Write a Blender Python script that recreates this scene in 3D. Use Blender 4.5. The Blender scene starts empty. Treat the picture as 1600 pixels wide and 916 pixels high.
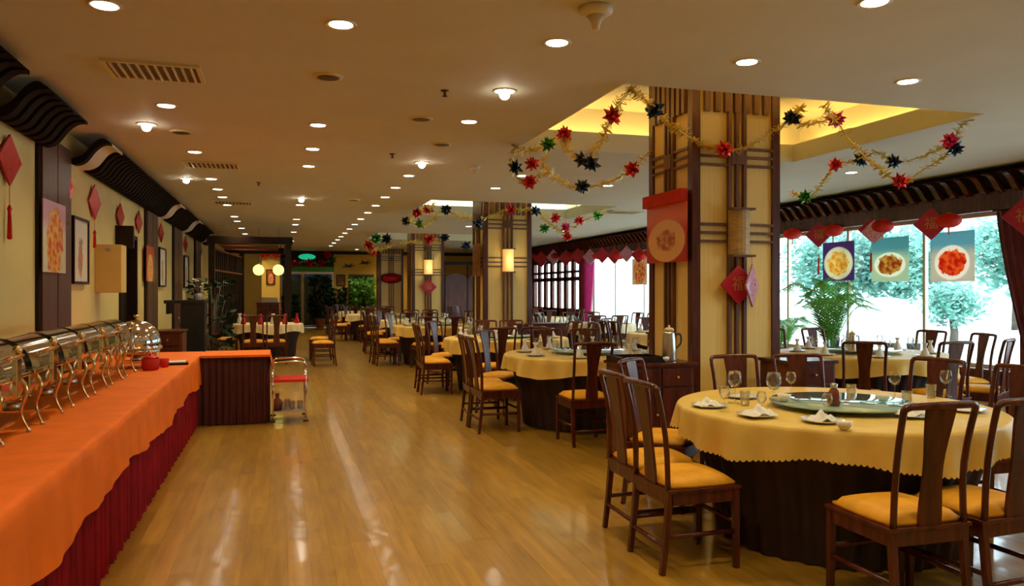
import bpy, bmesh, math, random
from math import sin, cos, pi, radians as R
from mathutils import Vector, Matrix
random.seed(7)
S = bpy.context.scene
COL = S.collection

# ------------------------------------------------------------------ camera, world, exposure
FPX, HOR, YAW, EYE = 1215.0, 455.0, R(16.6), 1.5
cd = bpy.data.cameras.new('camera'); cam = bpy.data.objects.new('camera', cd); COL.objects.link(cam)
cd.sensor_width = 36; cd.lens = 36*FPX/1600; cd.shift_y = -(458-HOR)/1600; cd.clip_end = 300
cam.location = (0, 0, EYE); cam.rotation_euler = (R(90), 0, -YAW)
S.camera = cam
S.view_settings.view_transform = 'Standard'; S.view_settings.look = 'None'
S.view_settings.exposure = 0.22; S.view_settings.gamma = 1; S.view_settings.use_curve_mapping = False
S.cycles.use_denoising = True; S.cycles.denoising_prefilter = 'ACCURATE'
S.cycles.caustics_reflective = False; S.cycles.caustics_refractive = False
S.cycles.sample_clamp_indirect = 2.5; S.cycles.max_bounces = 8; S.cycles.transparent_max_bounces = 16
W = bpy.data.worlds.new('sky'); S.world = W; W.use_nodes = True
W.node_tree.nodes['Background'].inputs[0].default_value = (.72, .90, 1, 1)
W.node_tree.nodes['Background'].inputs[1].default_value = 5.2
LAMP_W = 49.0           # watts of one ceiling downlight
WARM = (1, .80, .44)

def ray(px, py):
    u = (px-800)/FPX; v = (HOR-py)/FPX
    return Vector((sin(YAW)+cos(YAW)*u, cos(YAW)-sin(YAW)*u, v))
def at_y(px, py, Y): r = ray(px, py); t = Y/r.y; return Vector((r.x*t, Y, EYE+r.z*t))
def at_x(px, py, X): r = ray(px, py); t = X/r.x; return Vector((X, r.y*t, EYE+r.z*t))
def at_z(px, py, Z): r = ray(px, py); t = (Z-EYE)/r.z; return Vector((r.x*t, r.y*t, Z))

# ------------------------------------------------------------------ materials
def new_mat(name):
    m = bpy.data.materials.new(name); m.use_nodes = True
    return m, m.node_tree.nodes, m.node_tree.links, m.node_tree.nodes['Principled BSDF']
def setp(p, **k):
    for a, v in k.items(): p.inputs[a.replace('_', ' ')].default_value = v
def simple(name, col, rough=.5, metal=0, var=.12, scale=6, bump=0, bscale=60, stretch=(1, 1, 1), **k):
    """plain surface with a soft procedural variation of tone and an optional fine relief"""
    m, N, L, p = new_mat(name)
    tc = N.new('ShaderNodeTexCoord'); mp = N.new('ShaderNodeMapping'); mp.inputs['Scale'].default_value = stretch
    L.new(tc.outputs['Object'], mp.inputs[0])
    n = N.new('ShaderNodeTexNoise'); n.inputs['Scale'].default_value = scale; n.inputs['Detail'].default_value = 4
    L.new(mp.outputs[0], n.inputs['Vector'])
    cr = N.new('ShaderNodeValToRGB'); L.new(n.outputs['Fac'], cr.inputs[0])
    cr.color_ramp.elements[0].position = .3; cr.color_ramp.elements[1].position = .7
    cr.color_ramp.elements[0].color = tuple(max(0, c*(1-var)) for c in col)+(1,)
    cr.color_ramp.elements[1].color = tuple(min(1, c*(1+var)) for c in col)+(1,)
    L.new(cr.outputs[0], p.inputs['Base Color'])
    setp(p, Roughness=rough, Metallic=metal)
    if bump:
        n2 = N.new('ShaderNodeTexNoise'); n2.inputs['Scale'].default_value = bscale; L.new(mp.outputs[0], n2.inputs['Vector'])
        b = N.new('ShaderNodeBump'); b.inputs['Strength'].default_value = bump; b.inputs['Distance'].default_value = .01
        L.new(n2.outputs['Fac'], b.inputs['Height']); L.new(b.outputs[0], p.inputs['Normal'])
    setp(p, **k)
    return m
def emit(name, col, s):
    m, N, L, p = new_mat(name); setp(p, Base_Color=(*col, 1), Emission_Color=(*col, 1), Emission_Strength=s, Roughness=.4)
    return m
def glass_thin(name, tint=(1, 1, 1), refl=.08, fres=.6):
    m, N, L, p = new_mat(name); N.remove(p); o = N['Material Output']
    t = N.new('ShaderNodeBsdfTransparent'); t.inputs[0].default_value = (*tint, 1)
    g = N.new('ShaderNodeBsdfGlossy'); g.inputs['Roughness'].default_value = .02
    f = N.new('ShaderNodeLayerWeight'); f.inputs[0].default_value = .25
    ma = N.new('ShaderNodeMath'); ma.operation = 'MULTIPLY_ADD'; ma.inputs[1].default_value = fres; ma.inputs[2].default_value = refl
    mx = N.new('ShaderNodeMixShader'); L.new(f.outputs['Fresnel'], ma.inputs[0]); L.new(ma.outputs[0], mx.inputs[0])
    L.new(t.outputs[0], mx.inputs[1]); L.new(g.outputs[0], mx.inputs[2]); L.new(mx.outputs[0], o.inputs[0])
    return m
def translucent(m, f=.5):
    N, L = m.node_tree.nodes, m.node_tree.links; p = N['Principled BSDF']; o = N['Material Output']
    t = N.new('ShaderNodeBsdfTranslucent'); mx = N.new('ShaderNodeMixShader'); mx.inputs[0].default_value = f
    src = p.inputs['Base Color'].links[0].from_socket; L.new(src, t.inputs[0]); L.new(p.outputs[0], mx.inputs[1]); L.new(t.outputs[0], mx.inputs[2]); L.new(mx.outputs[0], o.inputs[0])
    return m
def plank_mat():
    m, N, L, p = new_mat('floor_oak')
    tc = N.new('ShaderNodeTexCoord'); ge = N.new('ShaderNodeNewGeometry'); oi = N.new('ShaderNodeObjectInfo')
    ad = N.new('ShaderNodeMath'); ad.operation = 'ADD'; L.new(ge.outputs['Random Per Island'], ad.inputs[0]); L.new(oi.outputs['Random'], ad.inputs[1])
    fr = N.new('ShaderNodeMath'); fr.operation = 'FRACT'; L.new(ad.outputs[0], fr.inputs[0])
    mp = N.new('ShaderNodeMapping'); mp.inputs['Scale'].default_value = (9, .9, 1); L.new(ge.outputs['Position'], mp.inputs[0])
    n = N.new('ShaderNodeTexNoise'); n.inputs['Scale'].default_value = 2.2; n.inputs['Detail'].default_value = 6; L.new(mp.outputs[0], n.inputs['Vector'])
    mp2 = N.new('ShaderNodeMapping'); mp2.inputs['Scale'].default_value = (5, 2.2, 1); L.new(ge.outputs['Position'], mp2.inputs[0])
    kn = N.new('ShaderNodeTexVoronoi'); kn.inputs['Scale'].default_value = 1.0; L.new(mp2.outputs[0], kn.inputs['Vector'])
    kr = N.new('ShaderNodeValToRGB'); kr.color_ramp.elements[0].position = .04; kr.color_ramp.elements[1].position = .17
    kr.color_ramp.elements[0].color = (.82, .74, .66, 1); kr.color_ramp.elements[1].color = (1, 1, 1, 1); L.new(kn.outputs['Distance'], kr.inputs[0])
    cr = N.new('ShaderNodeValToRGB'); e = cr.color_ramp.elements; e[0].position = .25; e[1].position = .75
    e[0].color = (.33, .165, .018, 1); e[1].color = (.53, .295, .034, 1); L.new(n.outputs['Fac'], cr.inputs[0])
    hs = N.new('ShaderNodeHueSaturation'); mr = N.new('ShaderNodeMapRange'); mr.inputs[3].default_value = .84; mr.inputs[4].default_value = 1.12
    L.new(fr.outputs[0], mr.inputs[0]); L.new(mr.outputs[0], hs.inputs['Value']); L.new(cr.outputs[0], hs.inputs['Color'])
    mx = N.new('ShaderNodeMix'); mx.data_type = 'RGBA'; mx.blend_type = 'MULTIPLY'; mx.inputs[0].default_value = 1
    L.new(hs.outputs[0], mx.inputs[6]); L.new(kr.outputs[0], mx.inputs[7]); L.new(mx.outputs[2], p.inputs['Base Color'])
    n3 = N.new('ShaderNodeTexNoise'); n3.inputs['Scale'].default_value = 3; L.new(ge.outputs['Position'], n3.inputs['Vector'])
    r3 = N.new('ShaderNodeMapRange'); r3.inputs[3].default_value = .278; r3.inputs[4].default_value = .31
    L.new(n3.outputs['Fac'], r3.inputs[0]); L.new(r3.outputs[0], p.inputs['Roughness'])
    n4 = N.new('ShaderNodeTexNoise'); n4.inputs['Scale'].default_value = 4.5; n4.inputs['Detail'].default_value = 1; L.new(ge.outputs['Position'], n4.inputs['Vector'])
    b = N.new('ShaderNodeBump'); b.inputs['Strength'].default_value = .3; b.inputs['Distance'].default_value = .01
    L.new(n4.outputs['Fac'], b.inputs['Height']); L.new(b.outputs[0], p.inputs['Normal'])
    setp(p, IOR=1.5, Coat_Weight=.75, Coat_Roughness=.11)
    L.new(b.outputs[0], p.inputs['Coat Normal'])
    return m
def picture_mat(name, bg, plate, food1, food2, r1=.40, r2=.27, cy=-.05, asp=1.3, top=None, seed=0, rough=.3):
    """printed photograph of a dish: flat print only (UV-free, from generated coordinates)"""
    m, N, L, p = new_mat(name)
    tc = N.new('ShaderNodeTexCoord'); uv = N.new('ShaderNodeUVMap')
    mp = N.new('ShaderNodeMapping'); mp.inputs['Location'].default_value = (-.5, -.5-cy, 0)
    L.new(uv.outputs[0], mp.inputs[0])
    sc = N.new('ShaderNodeMapping'); sc.inputs['Scale'].default_value = (1, asp, 0); L.new(mp.outputs[0], sc.inputs[0])
    nz = N.new('ShaderNodeTexNoise'); nz.inputs['Scale'].default_value = 7; nz.inputs['Detail'].default_value = 3; nz.noise_dimensions = '4D'; nz.inputs['W'].default_value = seed
    L.new(uv.outputs[0], nz.inputs['Vector'])
    ln = N.new('ShaderNodeVectorMath'); ln.operation = 'LENGTH'; L.new(sc.outputs[0], ln.inputs[0])
    def less(sock, v, jitter=0):
        a = N.new('ShaderNodeMath'); a.operation = 'MULTIPLY_ADD'; a.inputs[1].default_value = jitter; L.new(nz.outputs['Fac'], a.inputs[0]); L.new(sock, a.inputs[2])
        r = N.new('ShaderNodeMapRange'); r.inputs[1].default_value = v+jitter*.5+.012; r.inputs[2].default_value = v+jitter*.5-.012
        L.new(a.outputs[0], r.inputs[0]); return r.outputs[0]
    def mix(f, a, b):
        x = N.new('ShaderNodeMix'); x.data_type = 'RGBA'; L.new(f, x.inputs[0])
        for i, c in ((6, a), (7, b)):
            if isinstance(c, tuple): x.inputs[i].default_value = (*c, 1)
            else: L.new(c, x.inputs[i])
        return x.outputs[2]
    n2 = N.new('ShaderNodeTexNoise'); n2.inputs['Scale'].default_value = 9; L.new(uv.outputs[0], n2.inputs['Vector'])
    cr = N.new('ShaderNodeValToRGB'); cr.color_ramp.elements[0].position = .4; cr.color_ramp.elements[1].position = .6
    cr.color_ramp.elements[0].color = (*food1, 1); cr.color_ramp.elements[1].color = (*food2, 1); L.new(n2.outputs['Fac'], cr.inputs[0])
    base = bg
    if top:
        sp = N.new('ShaderNodeSeparateXYZ'); L.new(uv.outputs[0], sp.inputs[0])
        g = N.new('ShaderNodeMapRange'); g.inputs[1].default_value = .55; g.inputs[2].default_value = .75; L.new(sp.outputs[1], g.inputs[0])
        base = mix(g.outputs[0], bg, top)
    c = mix(less(ln.outputs['Value'], r1), base, plate)
    c = mix(less(ln.outputs['Value'], r2, .3), c, cr.outputs[0])
    L.new(c, p.inputs['Base Color']); setp(p, Roughness=rough)
    return m

M = dict(
    ceiling=simple('ceiling_paint', (.60, .58, .49), .7, var=.03, scale=2),
    wall=simple('cream_wall_paint', (.66, .53, .20), .6, var=.05, scale=2),
    endwall=simple('yellow_wall_paint', (.80, .52, .09), .6, var=.05, scale=2),
    plank=plank_mat(),
    sub=simple('floor_joint', (.10, .045, .01), .6),
    wood=simple('dark_red_wood', (.080, .015, .008), .26, var=.45, scale=3, stretch=(8, 8, 1), bump=.08, bscale=30),
    wood2=simple('brown_red_wood', (.13, .032, .014), .33, var=.35, scale=3, stretch=(6, 6, 1)),
    dark=simple('near_black_wood', (.014, .006, .004), .4, Specular_IOR_Level=.25, var=.4, scale=4, stretch=(6, 6, 1)),
    pil=simple('pilaster_wood', (.085, .032, .017), .4, var=.35, scale=3, stretch=(8, 8, .7), bump=.1, bscale=30),
    trimw=simple('column_strip_wood', (.13, .05, .02), .4, var=.3, scale=3, stretch=(6, 6, 1)),
    panel=simple('cream_column_panel', (.90, .66, .22), .45, var=.06, scale=3, stretch=(20, 20, .4)),
    cush=simple('yellow_cushion', (.78, .37, .022), .55, var=.16, scale=9, bump=.25, bscale=25, Specular_IOR_Level=.25),
    cloth=simple('gold_tablecloth', (.73, .51, .13), .42, var=.07, scale=7, bump=.08, bscale=40, Specular_IOR_Level=.25),
    pale=simple('pale_tablecloth', (.80, .66, .38), .5, var=.06, scale=7, Specular_IOR_Level=.25),
    skirt=simple('brown_underskirt', (.025, .009, .007), .7, var=.3, scale=6),
    orange=simple('orange_tablecloth', (.80, .155, .004), .6, var=.10, scale=5, bump=.1, bscale=30, Specular_IOR_Level=.25),
    redskirt=simple('red_pleated_cloth', (.24, .001, .009), .7, var=.25, scale=5, Specular_IOR_Level=.25),
    darkred=simple('dark_red_cloth', (.055, .005, .006), .6, var=.25, scale=5),
    chrome=simple('polished_steel', (.80, .78, .74), .10, 1, var=.03),
    steel=simple('brushed_steel', (.62, .60, .57), .3, 1, var=.05),
    brass=simple('brass', (.75, .52, .22), .18, 1, var=.05),
    white=simple('white_porcelain', (.82, .80, .76), .15, var=.03),
    napkin=simple('white_napkin', (.80, .78, .76), .7, var=.05),
    glass=glass_thin('drinking_glass', (.985, .99, .99), .05),
    pane=glass_thin('window_glass', (.97, 1, 1), .01, .15),
    redfoil=simple('red_foil', (.62, .015, .02), .22, .55, var=.2, scale=14),
    magfoil=simple('magenta_foil', (.65, .02, .15), .22, .55, var=.2, scale=14),
    navyfoil=simple('navy_foil', (.012, .03, .10), .22, .6, var=.2, scale=14),
    greenfoil=simple('green_foil', (.04, .22, .03), .22, .6, var=.2, scale=14),
    goldfoil=simple('gold_tinsel', (.80, .58, .10), .3, .5, var=.2, scale=14),
    redpaper=simple('red_velvet_paper', (.50, .010, .045), .5, var=.12, scale=20),
    pinkfoil=simple('pink_holographic', (.72, .33, .50), .2, .3, var=.4, scale=26),
    gold=simple('gold_print', (.62, .26, .06), .4, .3),
    curtain=simple('plum_curtain', (.13, .012, .035), .6, var=.2, scale=5),
    pinkcurtain=simple('magenta_sheer', (.45, .03, .14), .6, var=.2, scale=5),
    black=simple('black_lacquer', (.008, .010, .012), .3, var=.2),
    plastic=simple('cream_plastic', (.72, .60, .33), .4, var=.03),
    ivory=simple('ivory_plastic', (.70, .64, .52), .4, var=.03),
    grille=simple('dark_grille', (.10, .055, .03), .6),
    teal=simple('dark_teal_glass', (.012, .075, .075), .08, var=.3, scale=1.5),
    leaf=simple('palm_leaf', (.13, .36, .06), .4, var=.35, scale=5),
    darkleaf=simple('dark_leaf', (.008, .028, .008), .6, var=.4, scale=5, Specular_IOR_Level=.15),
    tleaf=simple('tree_leaf', (.24, .48, .40), .5, var=.4, scale=3),
    bark=simple('bark', (.10, .07, .05), .8, var=.3),
    clay=simple('ceramic_pot', (.40, .12, .06), .4, var=.15),
    paving=simple('pale_paving', (.60, .60, .58), .8, var=.06, scale=1),
    carpaint=simple('white_car_paint', (.80, .82, .84), .2, var=.02),
    rubber=simple('rubber', (.03, .03, .03), .7),
    lantern=simple('red_lantern_paper', (.75, .05, .03), .6, var=.1),
    bottle=simple('amber_bottle', (.20, .05, .015), .08, var=.2),
    bamboo=simple('bamboo_shade', (.42, .27, .09), .5, var=.3, scale=10, stretch=(1, 1, 6)),
    lampon=emit('lit_lamp_glass', (1, .93, .80), 14),
    spoton=emit('lit_spot_glass', (1, .90, .72), 30),
    cove=emit('cove_strip_warm', (1, .60, .14), 27),
    cove2=emit('cove_strip_white', (.95, 1, .72), 50),
    globe=emit('lit_globe', (1, .86, .22), 1.6),
    wlamp=emit('lit_wall_lamp', (1, .55, .17), .5),
    exitlamp=emit('green_lit_sign', (.02, .55, .30), .6),
    bluelit=simple('blue_transom', (.03, .16, .32), .2, var=.4, scale=3),
    skyglass=simple('pale_window_glass', (.40, .62, .64), .2, var=.15),
    slat=simple('black_brown_slat', (.010, .005, .004), .75, var=.3, Specular_IOR_Level=.1),
    boxpaint=simple('mustard_cream_paint', (.62, .43, .13), .45, var=.04),
    frost=simple('mat_board', (.75, .70, .62), .6, var=.05),
)
for k_ in ('lampon', 'spoton', 'globe', 'wlamp', 'exitlamp'): M[k_].cycles.emission_sampling = 'NONE'
M['susan'] = simple('teal_glass_top', (.30, .48, .46), .05, var=.05, Coat_Weight=1.0, IOR=1.9)

translucent(M['lantern'], .55); translucent(M['leaf'], .4); translucent(M['tleaf'], .4); translucent(M['pinkcurtain'], .35)
# ------------------------------------------------------------------ mesh building
class MB:
    def __init__(s): s.v = []; s.f = []; s.sm = []
    def add(s, vs, fs, smooth=False, mat=None):
        o = len(s.v)
        s.v += [tuple(mat @ Vector(v)) if mat else tuple(v) for v in vs]
        s.f += [[i+o for i in f] for f in fs]; s.sm += [smooth]*len(fs); return s
    def box(s, x0, x1, y0, y1, z0, z1, mat=None):
        vs = [(x, y, z) for z in (z0, z1) for y in (y0, y1) for x in (x0, x1)]
        return s.add(vs, [(0, 2, 3, 1), (4, 5, 7, 6), (0, 1, 5, 4), (2, 6, 7, 3), (0, 4, 6, 2), (1, 3, 7, 5)], False, mat)
    def cbox(s, c, d, mat=None): return s.box(c[0]-d[0]/2, c[0]+d[0]/2, c[1]-d[1]/2, c[1]+d[1]/2, c[2]-d[2]/2, c[2]+d[2]/2, mat)
    def lathe(s, prof, n=24, mat=None, smooth=True, fn=None):
        vs, fs = [], []
        for r, z in prof:
            for k in range(n):
                a = 2*pi*k/n; rr, zz = (fn(r, z, a) if fn else (r, z)); vs.append((rr*cos(a), rr*sin(a), zz))
        for i in range(len(prof)-1):
            for k in range(n): fs.append((i*n+k, i*n+(k+1) % n, (i+1)*n+(k+1) % n, (i+1)*n+k))
        if prof[0][0] > 1e-4: fs.append(tuple(range(n-1, -1, -1))) if prof[0][1] <= prof[-1][1] or True else 0
        if prof[-1][0] > 1e-4: fs.append(tuple((len(prof)-1)*n+k for k in range(n)))
        return s.add(vs, fs, smooth, mat)
    def shell(s, prof, n=24, mat=None, fn=None):          # lathe without end caps
        vs, fs = [], []
        for r, z in prof:
            for k in range(n):
                a = 2*pi*k/n; rr, zz = (fn(r, z, a) if fn else (r, z)); vs.append((rr*cos(a), rr*sin(a), zz))
        for i in range(len(prof)-1):
            for k in range(n): fs.append((i*n+k, i*n+(k+1) % n, (i+1)*n+(k+1) % n, (i+1)*n+k))
        return s.add(vs, fs, True, mat)
    def tube(s, pts, r, n=6, mat=None, sx=1, smooth=True, phase=0):
        pts = [Vector(p) for p in pts]; vs, fs = [], []; up = Vector((0, 0, 1))
        nrm = None
        for i, p in enumerate(pts):
            t = (pts[min(i+1, len(pts)-1)]-pts[max(i-1, 0)]).normalized()
            if nrm is None:
                nrm = t.orthogonal().normalized() if abs(t.z) > .95 else t.cross(up).normalized()
                if abs(t.z) > .95: nrm = Vector((1, 0, 0)) - t*t.x; nrm.normalize()
            else: nrm = (nrm - t*nrm.dot(t)).normalized()
            b = t.cross(nrm); rr = r[i] if isinstance(r, (list, tuple)) else r
            for k in range(n):
                a = 2*pi*k/n+phase; vs.append(p+nrm*cos(a)*rr*sx+b*sin(a)*rr)
        for i in range(len(pts)-1):
            for k in range(n): fs.append((i*n+k, i*n+(k+1) % n, (i+1)*n+(k+1) % n, (i+1)*n+k))
        fs += [tuple(range(n-1, -1, -1)), tuple((len(pts)-1)*n+k for k in range(n))]
        return s.add(vs, fs, smooth, mat)
    def prism(s, poly, t0, t1, axis='y', mat=None):       # polygon in (a,b) swept along axis
        n = len(poly)
        P = {'y': lambda a, b, t: (a, t, b), 'x': lambda a, b, t: (t, a, b), 'z': lambda a, b, t: (a, b, t)}[axis]
        vs = [P(a, b, t0) for a, b in poly]+[P(a, b, t1) for a, b in poly]
        fs = [(i, (i+1) % n, n+(i+1) % n, n+i) for i in range(n)]+[tuple(range(n-1, -1, -1)), tuple(range(n, 2*n))]
        return s.add(vs, fs, False, mat)
    def ball(s, c, r, n=16, m=10, sz=1, mat=None):
        prof = [(max(r*sin(pi*i/m), 1e-5), -r*sz*cos(pi*i/m)) for i in range(m+1)]
        mm = Matrix.Translation(c); return s.shell(prof, n, (mat @ mm) if mat else mm)
    def quad(s, a, b, c, d): return s.add([a, b, c, d], [(0, 1, 2, 3)])
    def mesh(s, name, m, bevel=0):
        me = bpy.data.meshes.new(name); me.from_pydata(s.v, [], s.f)
        me.polygons.foreach_set('use_smooth', s.sm)
        bm = bmesh.new(); bm.from_mesh(me)
        bmesh.ops.recalc_face_normals(bm, faces=bm.faces)
        if bevel: bmesh.ops.bevel(bm, geom=list(bm.edges), offset=bevel, segments=2, affect='EDGES', profile=.6, clamp_overlap=True)
        bm.to_mesh(me); bm.free()
        me.materials.append(m); return me
    def build(s, name, m, parent=None, loc=None, rz=0, bevel=0):
        o = bpy.data.objects.new(name, s.mesh(name, m, bevel)); COL.objects.link(o)
        if parent: o.parent = parent
        if loc is not None: o.location = loc
        if rz: o.rotation_euler.z = rz
        return o
def tag(o, label, cat=None, group=None, kind=None):
    if label: o['label'] = label
    if cat: o['category'] = cat
    if group: o['group'] = group
    if kind: o['kind'] = kind
    return o
def thing(name, label, cat, loc=(0, 0, 0), rz=0, group=None):
    o = bpy.data.objects.new(name, None); COL.objects.link(o); o.location = loc; o.rotation_euler.z = rz
    o.empty_display_size = .1
    return tag(o, label, cat, group)
def struct(name, mb, m, label=None, parent=None):
    o = mb.build(name, m, parent)
    if parent is None: o['kind'] = 'structure'; o['category'] = name.split('_')[0]; o['label'] = label or name.replace('_', ' ')
    return o
KIDS = {}
def dup(root, loc, rz=None, label=None, group=None):
    if root.name not in KIDS: KIDS[root.name] = [(c, list(c.children)) for c in root.children]
    r = root.copy(); COL.objects.link(r); r.location = loc
    if rz is not None: r.rotation_euler.z = rz
    if label: r['label'] = label
    if group: r['group'] = group
    for ch, gs in KIDS[root.name]:
        c = ch.copy(); COL.objects.link(c); c.parent = r
        for g in gs:
            d = g.copy(); COL.objects.link(d); d.parent = c
    return r
def smooth_path(pts, n=8):
    P = [Vector(p) for p in pts]; P = [2*P[0]-P[1]]+P+[2*P[-1]-P[-2]]; out = []
    for i in range(1, len(P)-2):
        for k in range(n):
            t = k/n; a, b, c, d = P[i-1:i+3]
            out.append(.5*((2*b)+(c-a)*t+(2*a-5*b+4*c-d)*t*t+(3*b-a-3*c+d)*t**3))
    return out+[P[-2]]

# ------------------------------------------------------------------ room shell
XL, XR, YB, YE, ZC = -2.12, 9.45, -1.2, 33.0, 3.15
COFF = [(2.62, 6.28, 5.68, 8.50), (2.62, 6.28, 13.9, 16.7), (2.62, 6.28, 22.1, 24.9)]
fl = struct('floor', MB().box(XL-.2, XR+.2, YB-.2, YE+.2, -.12, -.012), M['sub'], 'amber oak strip floor of the dining hall')
PW, PL = .12, 1.25
rows = int((XR-XL)/PW)+1; near = []; rest = MB()
def in_view(x, y):
    d = y*cos(YAW)+x*sin(YAW)
    if d < 2.6: return None
    u = (x*cos(YAW)-y*sin(YAW))/d*FPX+800
    return d if -60 < u < 1660 else None
for i in range(rows):
    x0 = XL+i*PW; off = random.random()*PL; y = YB-off
    while y < YE:
        y0, y1 = max(y, YB), min(y+PL, YE)
        if y1-y0 > .02:
            d = in_view(x0+PW/2, (y0+y1)/2+.3)
            h = random.uniform(-.0006, 0)
            if d and y1-y0 > PL-.01 and x0 > -.95 and not (2.35 < x0 < 4.0 and 3.2 < y0 < 3.8): near.append((d, x0, y0, h))
            else: rest.box(x0+.0004, x0+PW-.0004, y0+.0004, y1-.0004, -.012, h)
        y += PL
near.sort()
pm = MB().box(0, PW-.0008, 0, PL-.0008, -.012, 0).mesh('plank', M['plank'])
for k, (d, x0, y0, h) in enumerate(near):
    if k < 300:
        o = bpy.data.objects.new('plank', pm); COL.objects.link(o); o.parent = fl; o.location = (x0+.0004, y0+.0004, h)
    else: rest.box(x0+.0004, x0+PW-.0004, y0+.0004, y0+PL-.0004, -.012, h)
o = rest.build('far_planks', M['plank'], fl); o['kind'] = 'stuff'

# ceiling with three coffers
cb = MB(); ys = [YB]
xs0, xs1 = COFF[0][0], COFF[0][1]
cb.box(XL-.2, xs0, YB-.2, YE+.2, ZC, ZC+.12); cb.box(xs1, XR+.2, YB-.2, YE+.2, ZC, ZC+.12)
prev = YB-.2
for c in COFF: cb.box(xs0, xs1, prev, c[2], ZC, ZC+.12); prev = c[3]
cb.box(xs0, xs1, prev, YE+.2, ZC, ZC+.12)
ceil = struct('ceiling', cb, M['ceiling'], 'plain painted ceiling with recessed light coffers')
for ci, (x0, x1, y0, y1) in enumerate(COFF):
    b = MB(); e = .38; T = 3.74; zf = ZC+.22
    for a in ((x0-.05, x1+.05, y0-.05, y0), (x0-.05, x1+.05, y1, y1+.05), (x0-.05, x0, y0, y1), (x1, x1+.05, y0, y1)):
        b.box(*a, ZC+.1201, zf)
    b.box(x0-e-.05, x1+e+.05, y0-e-.05, y1+e+.05, T, T+.05)
    for a in ((x0-e-.05, x1+e+.05, y0-e-.05, y0-e), (x0-e-.05, x1+e+.05, y1+e, y1+e+.05), (x0-e-.05, x0-e, y0-e, y1+e), (x1+e, x1+e+.05, y0-e, y1+e)):
        b.box(*a, ZC+.1201, T)
    b.build('coffer', M['ceiling'], ceil)
    mt = M['cove'] if ci == 0 else M['cove2']
    for a in ((x0-.05, x1+.05, y0-.24, y0-.20), (x0-.05, x1+.05, y1+.20, y1+.24), (x0-.24, x0-.20, y0-.05, y1+.05), (x1+.20, x1+.24, y0-.05, y1+.05)):
        MB().box(*a, ZC+.13, ZC+.16).build('cove_light_strip', mt, ceil)

# walls
wl = MB(); D0, D1, DZ = 11.75, 13.05, 2.33
wl.box(XL-.2, XL, YB-.2, D0, 0, ZC); wl.box(XL-.2, XL, D1, YE+.2, 0, ZC); wl.box(XL-.2, XL, D0, D1, DZ, ZC)
struct('wall_left', wl, M['wall'], 'cream painted side wall behind the buffet')
struct('wall_back', MB().box(XL-.2, XR+.2, YB-.2, YB, 0, ZC), M['wall'], 'cream wall behind the viewer')
dn = MB().box(XL-.62, XL-.2, D0-.1, D1+.1, 0, DZ+.1)
struct('door_1', MB().box(XL-.16, XL-.10, D0+.06, D1-.06, 0, DZ-.06), M['dark'], 'dark door in the cream wall behind the cream box')
fr = MB().box(XL-.18, XL+.03, D0, D0+.06, 0, DZ).box(XL-.18, XL+.03, D1-.06, D1, 0, DZ).box(XL-.18, XL+.03, D0, D1, DZ-.06, DZ)
fr.build('door_frame', M['dark'], bpy.data.objects['door_1'])
# right wall: pier / windows / door
SILL, HEAD = .42, 2.60
WINS = [(1.2, 7.9), (8.0, 14.7), (15.5, 23.1)]
wr = MB(); prev = YB-.2
for a, b_ in WINS+[(23.9, 28.9)]:
    wr.box(XR, XR+.2, prev, a, 0, ZC); prev = b_
    wr.box(XR, XR+.2, a, b_, HEAD, ZC)
    if a < 23.5: wr.box(XR, XR+.2, a, b_, 0, SILL)
wr.box(XR, XR+.2, prev, YE+.2, 0, ZC)
struct('wall_right', wr, M['wood2'], 'wood clad wall between the big windows')
for i, (a, b_) in enumerate(WINS):
    n = 4; f = MB(); t = .05
    f.box(XR+.06, XR+.12, a, b_, SILL, SILL+t).box(XR+.06, XR+.12, a, b_, HEAD-t, HEAD)
    step = (b_-a)/n
    for k in range(n+1):
        y = a+k*step; f.box(XR+.06, XR+.12, max(a, y-t/2), min(b_, y+t/2), SILL+t, HEAD-t)
    w = struct('window_%d' % (i+1), f, M['ivory'], ['large clear window nearest the viewer, mostly out of frame', 'large bright window with food pictures hung on the glass', 'bright far window between column and plum curtain'][i])
    for k in range(n):
        MB().box(XR+.085, XR+.095, a+k*step+t/2, a+(k+1)*step-t/2, SILL+t, HEAD-t).build('pane', M['pane'], w)
    MB().box(XR-.14, XR+.06, a, b_, SILL-.04, SILL-.001).build('window_sill', M['wood2'], w)
    ld = bpy.data.lights.new('portal', 'AREA'); ld.shape = 'RECTANGLE'; ld.size = b_-a; ld.size_y = HEAD-SILL; ld.cycles.is_portal = True
    lo = bpy.data.objects.new('portal', ld); COL.objects.link(lo); lo.location = (XR+.15, (a+b_)/2, (SILL+HEAD)/2); lo.rotation_euler = (R(90), 0, R(90))
# far lattice door in right wall
lat = MB(); DY0, DY1 = 23.9, 28.9
for k in range(8): y = DY0+k*(DY1-DY0)/7; lat.box(XR+.02, XR+.1, max(DY0, y-.14), min(DY1, y+.14), 0, HEAD)
lat.box(XR+.02, XR+.1, DY0, DY1, 0, .9).box(XR+.02, XR+.1, DY0, DY1, 1.85, 1.98).box(XR+.02, XR+.1, DY0, DY1, 2.12, 2.2).box(XR+.02, XR+.1, DY0, DY1, 2.5, HEAD)
dd = struct('door_2', lat, M['wood2'], 'brown wooden door screen with tall glazed openings by the far window')
for k in range(7):
    y = DY0+(k+.5)*(DY1-DY0)/7; MB().box(XR+.05, XR+.06, y-.22, y+.22, .9, 2.5).build('pane', M['pane'], dd)
# beam above the windows
struct('trim_1', MB().box(XR-.14, XR, YB, YE, HEAD+.0, 2.86), M['wood'], 'dark wooden beam over the windows')
struct('trim_2', MB().box(XR-.05, XR, YB, YE, 2.861, ZC), M['dark'], 'dark backing board behind the wavy slats over the windows')

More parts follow.
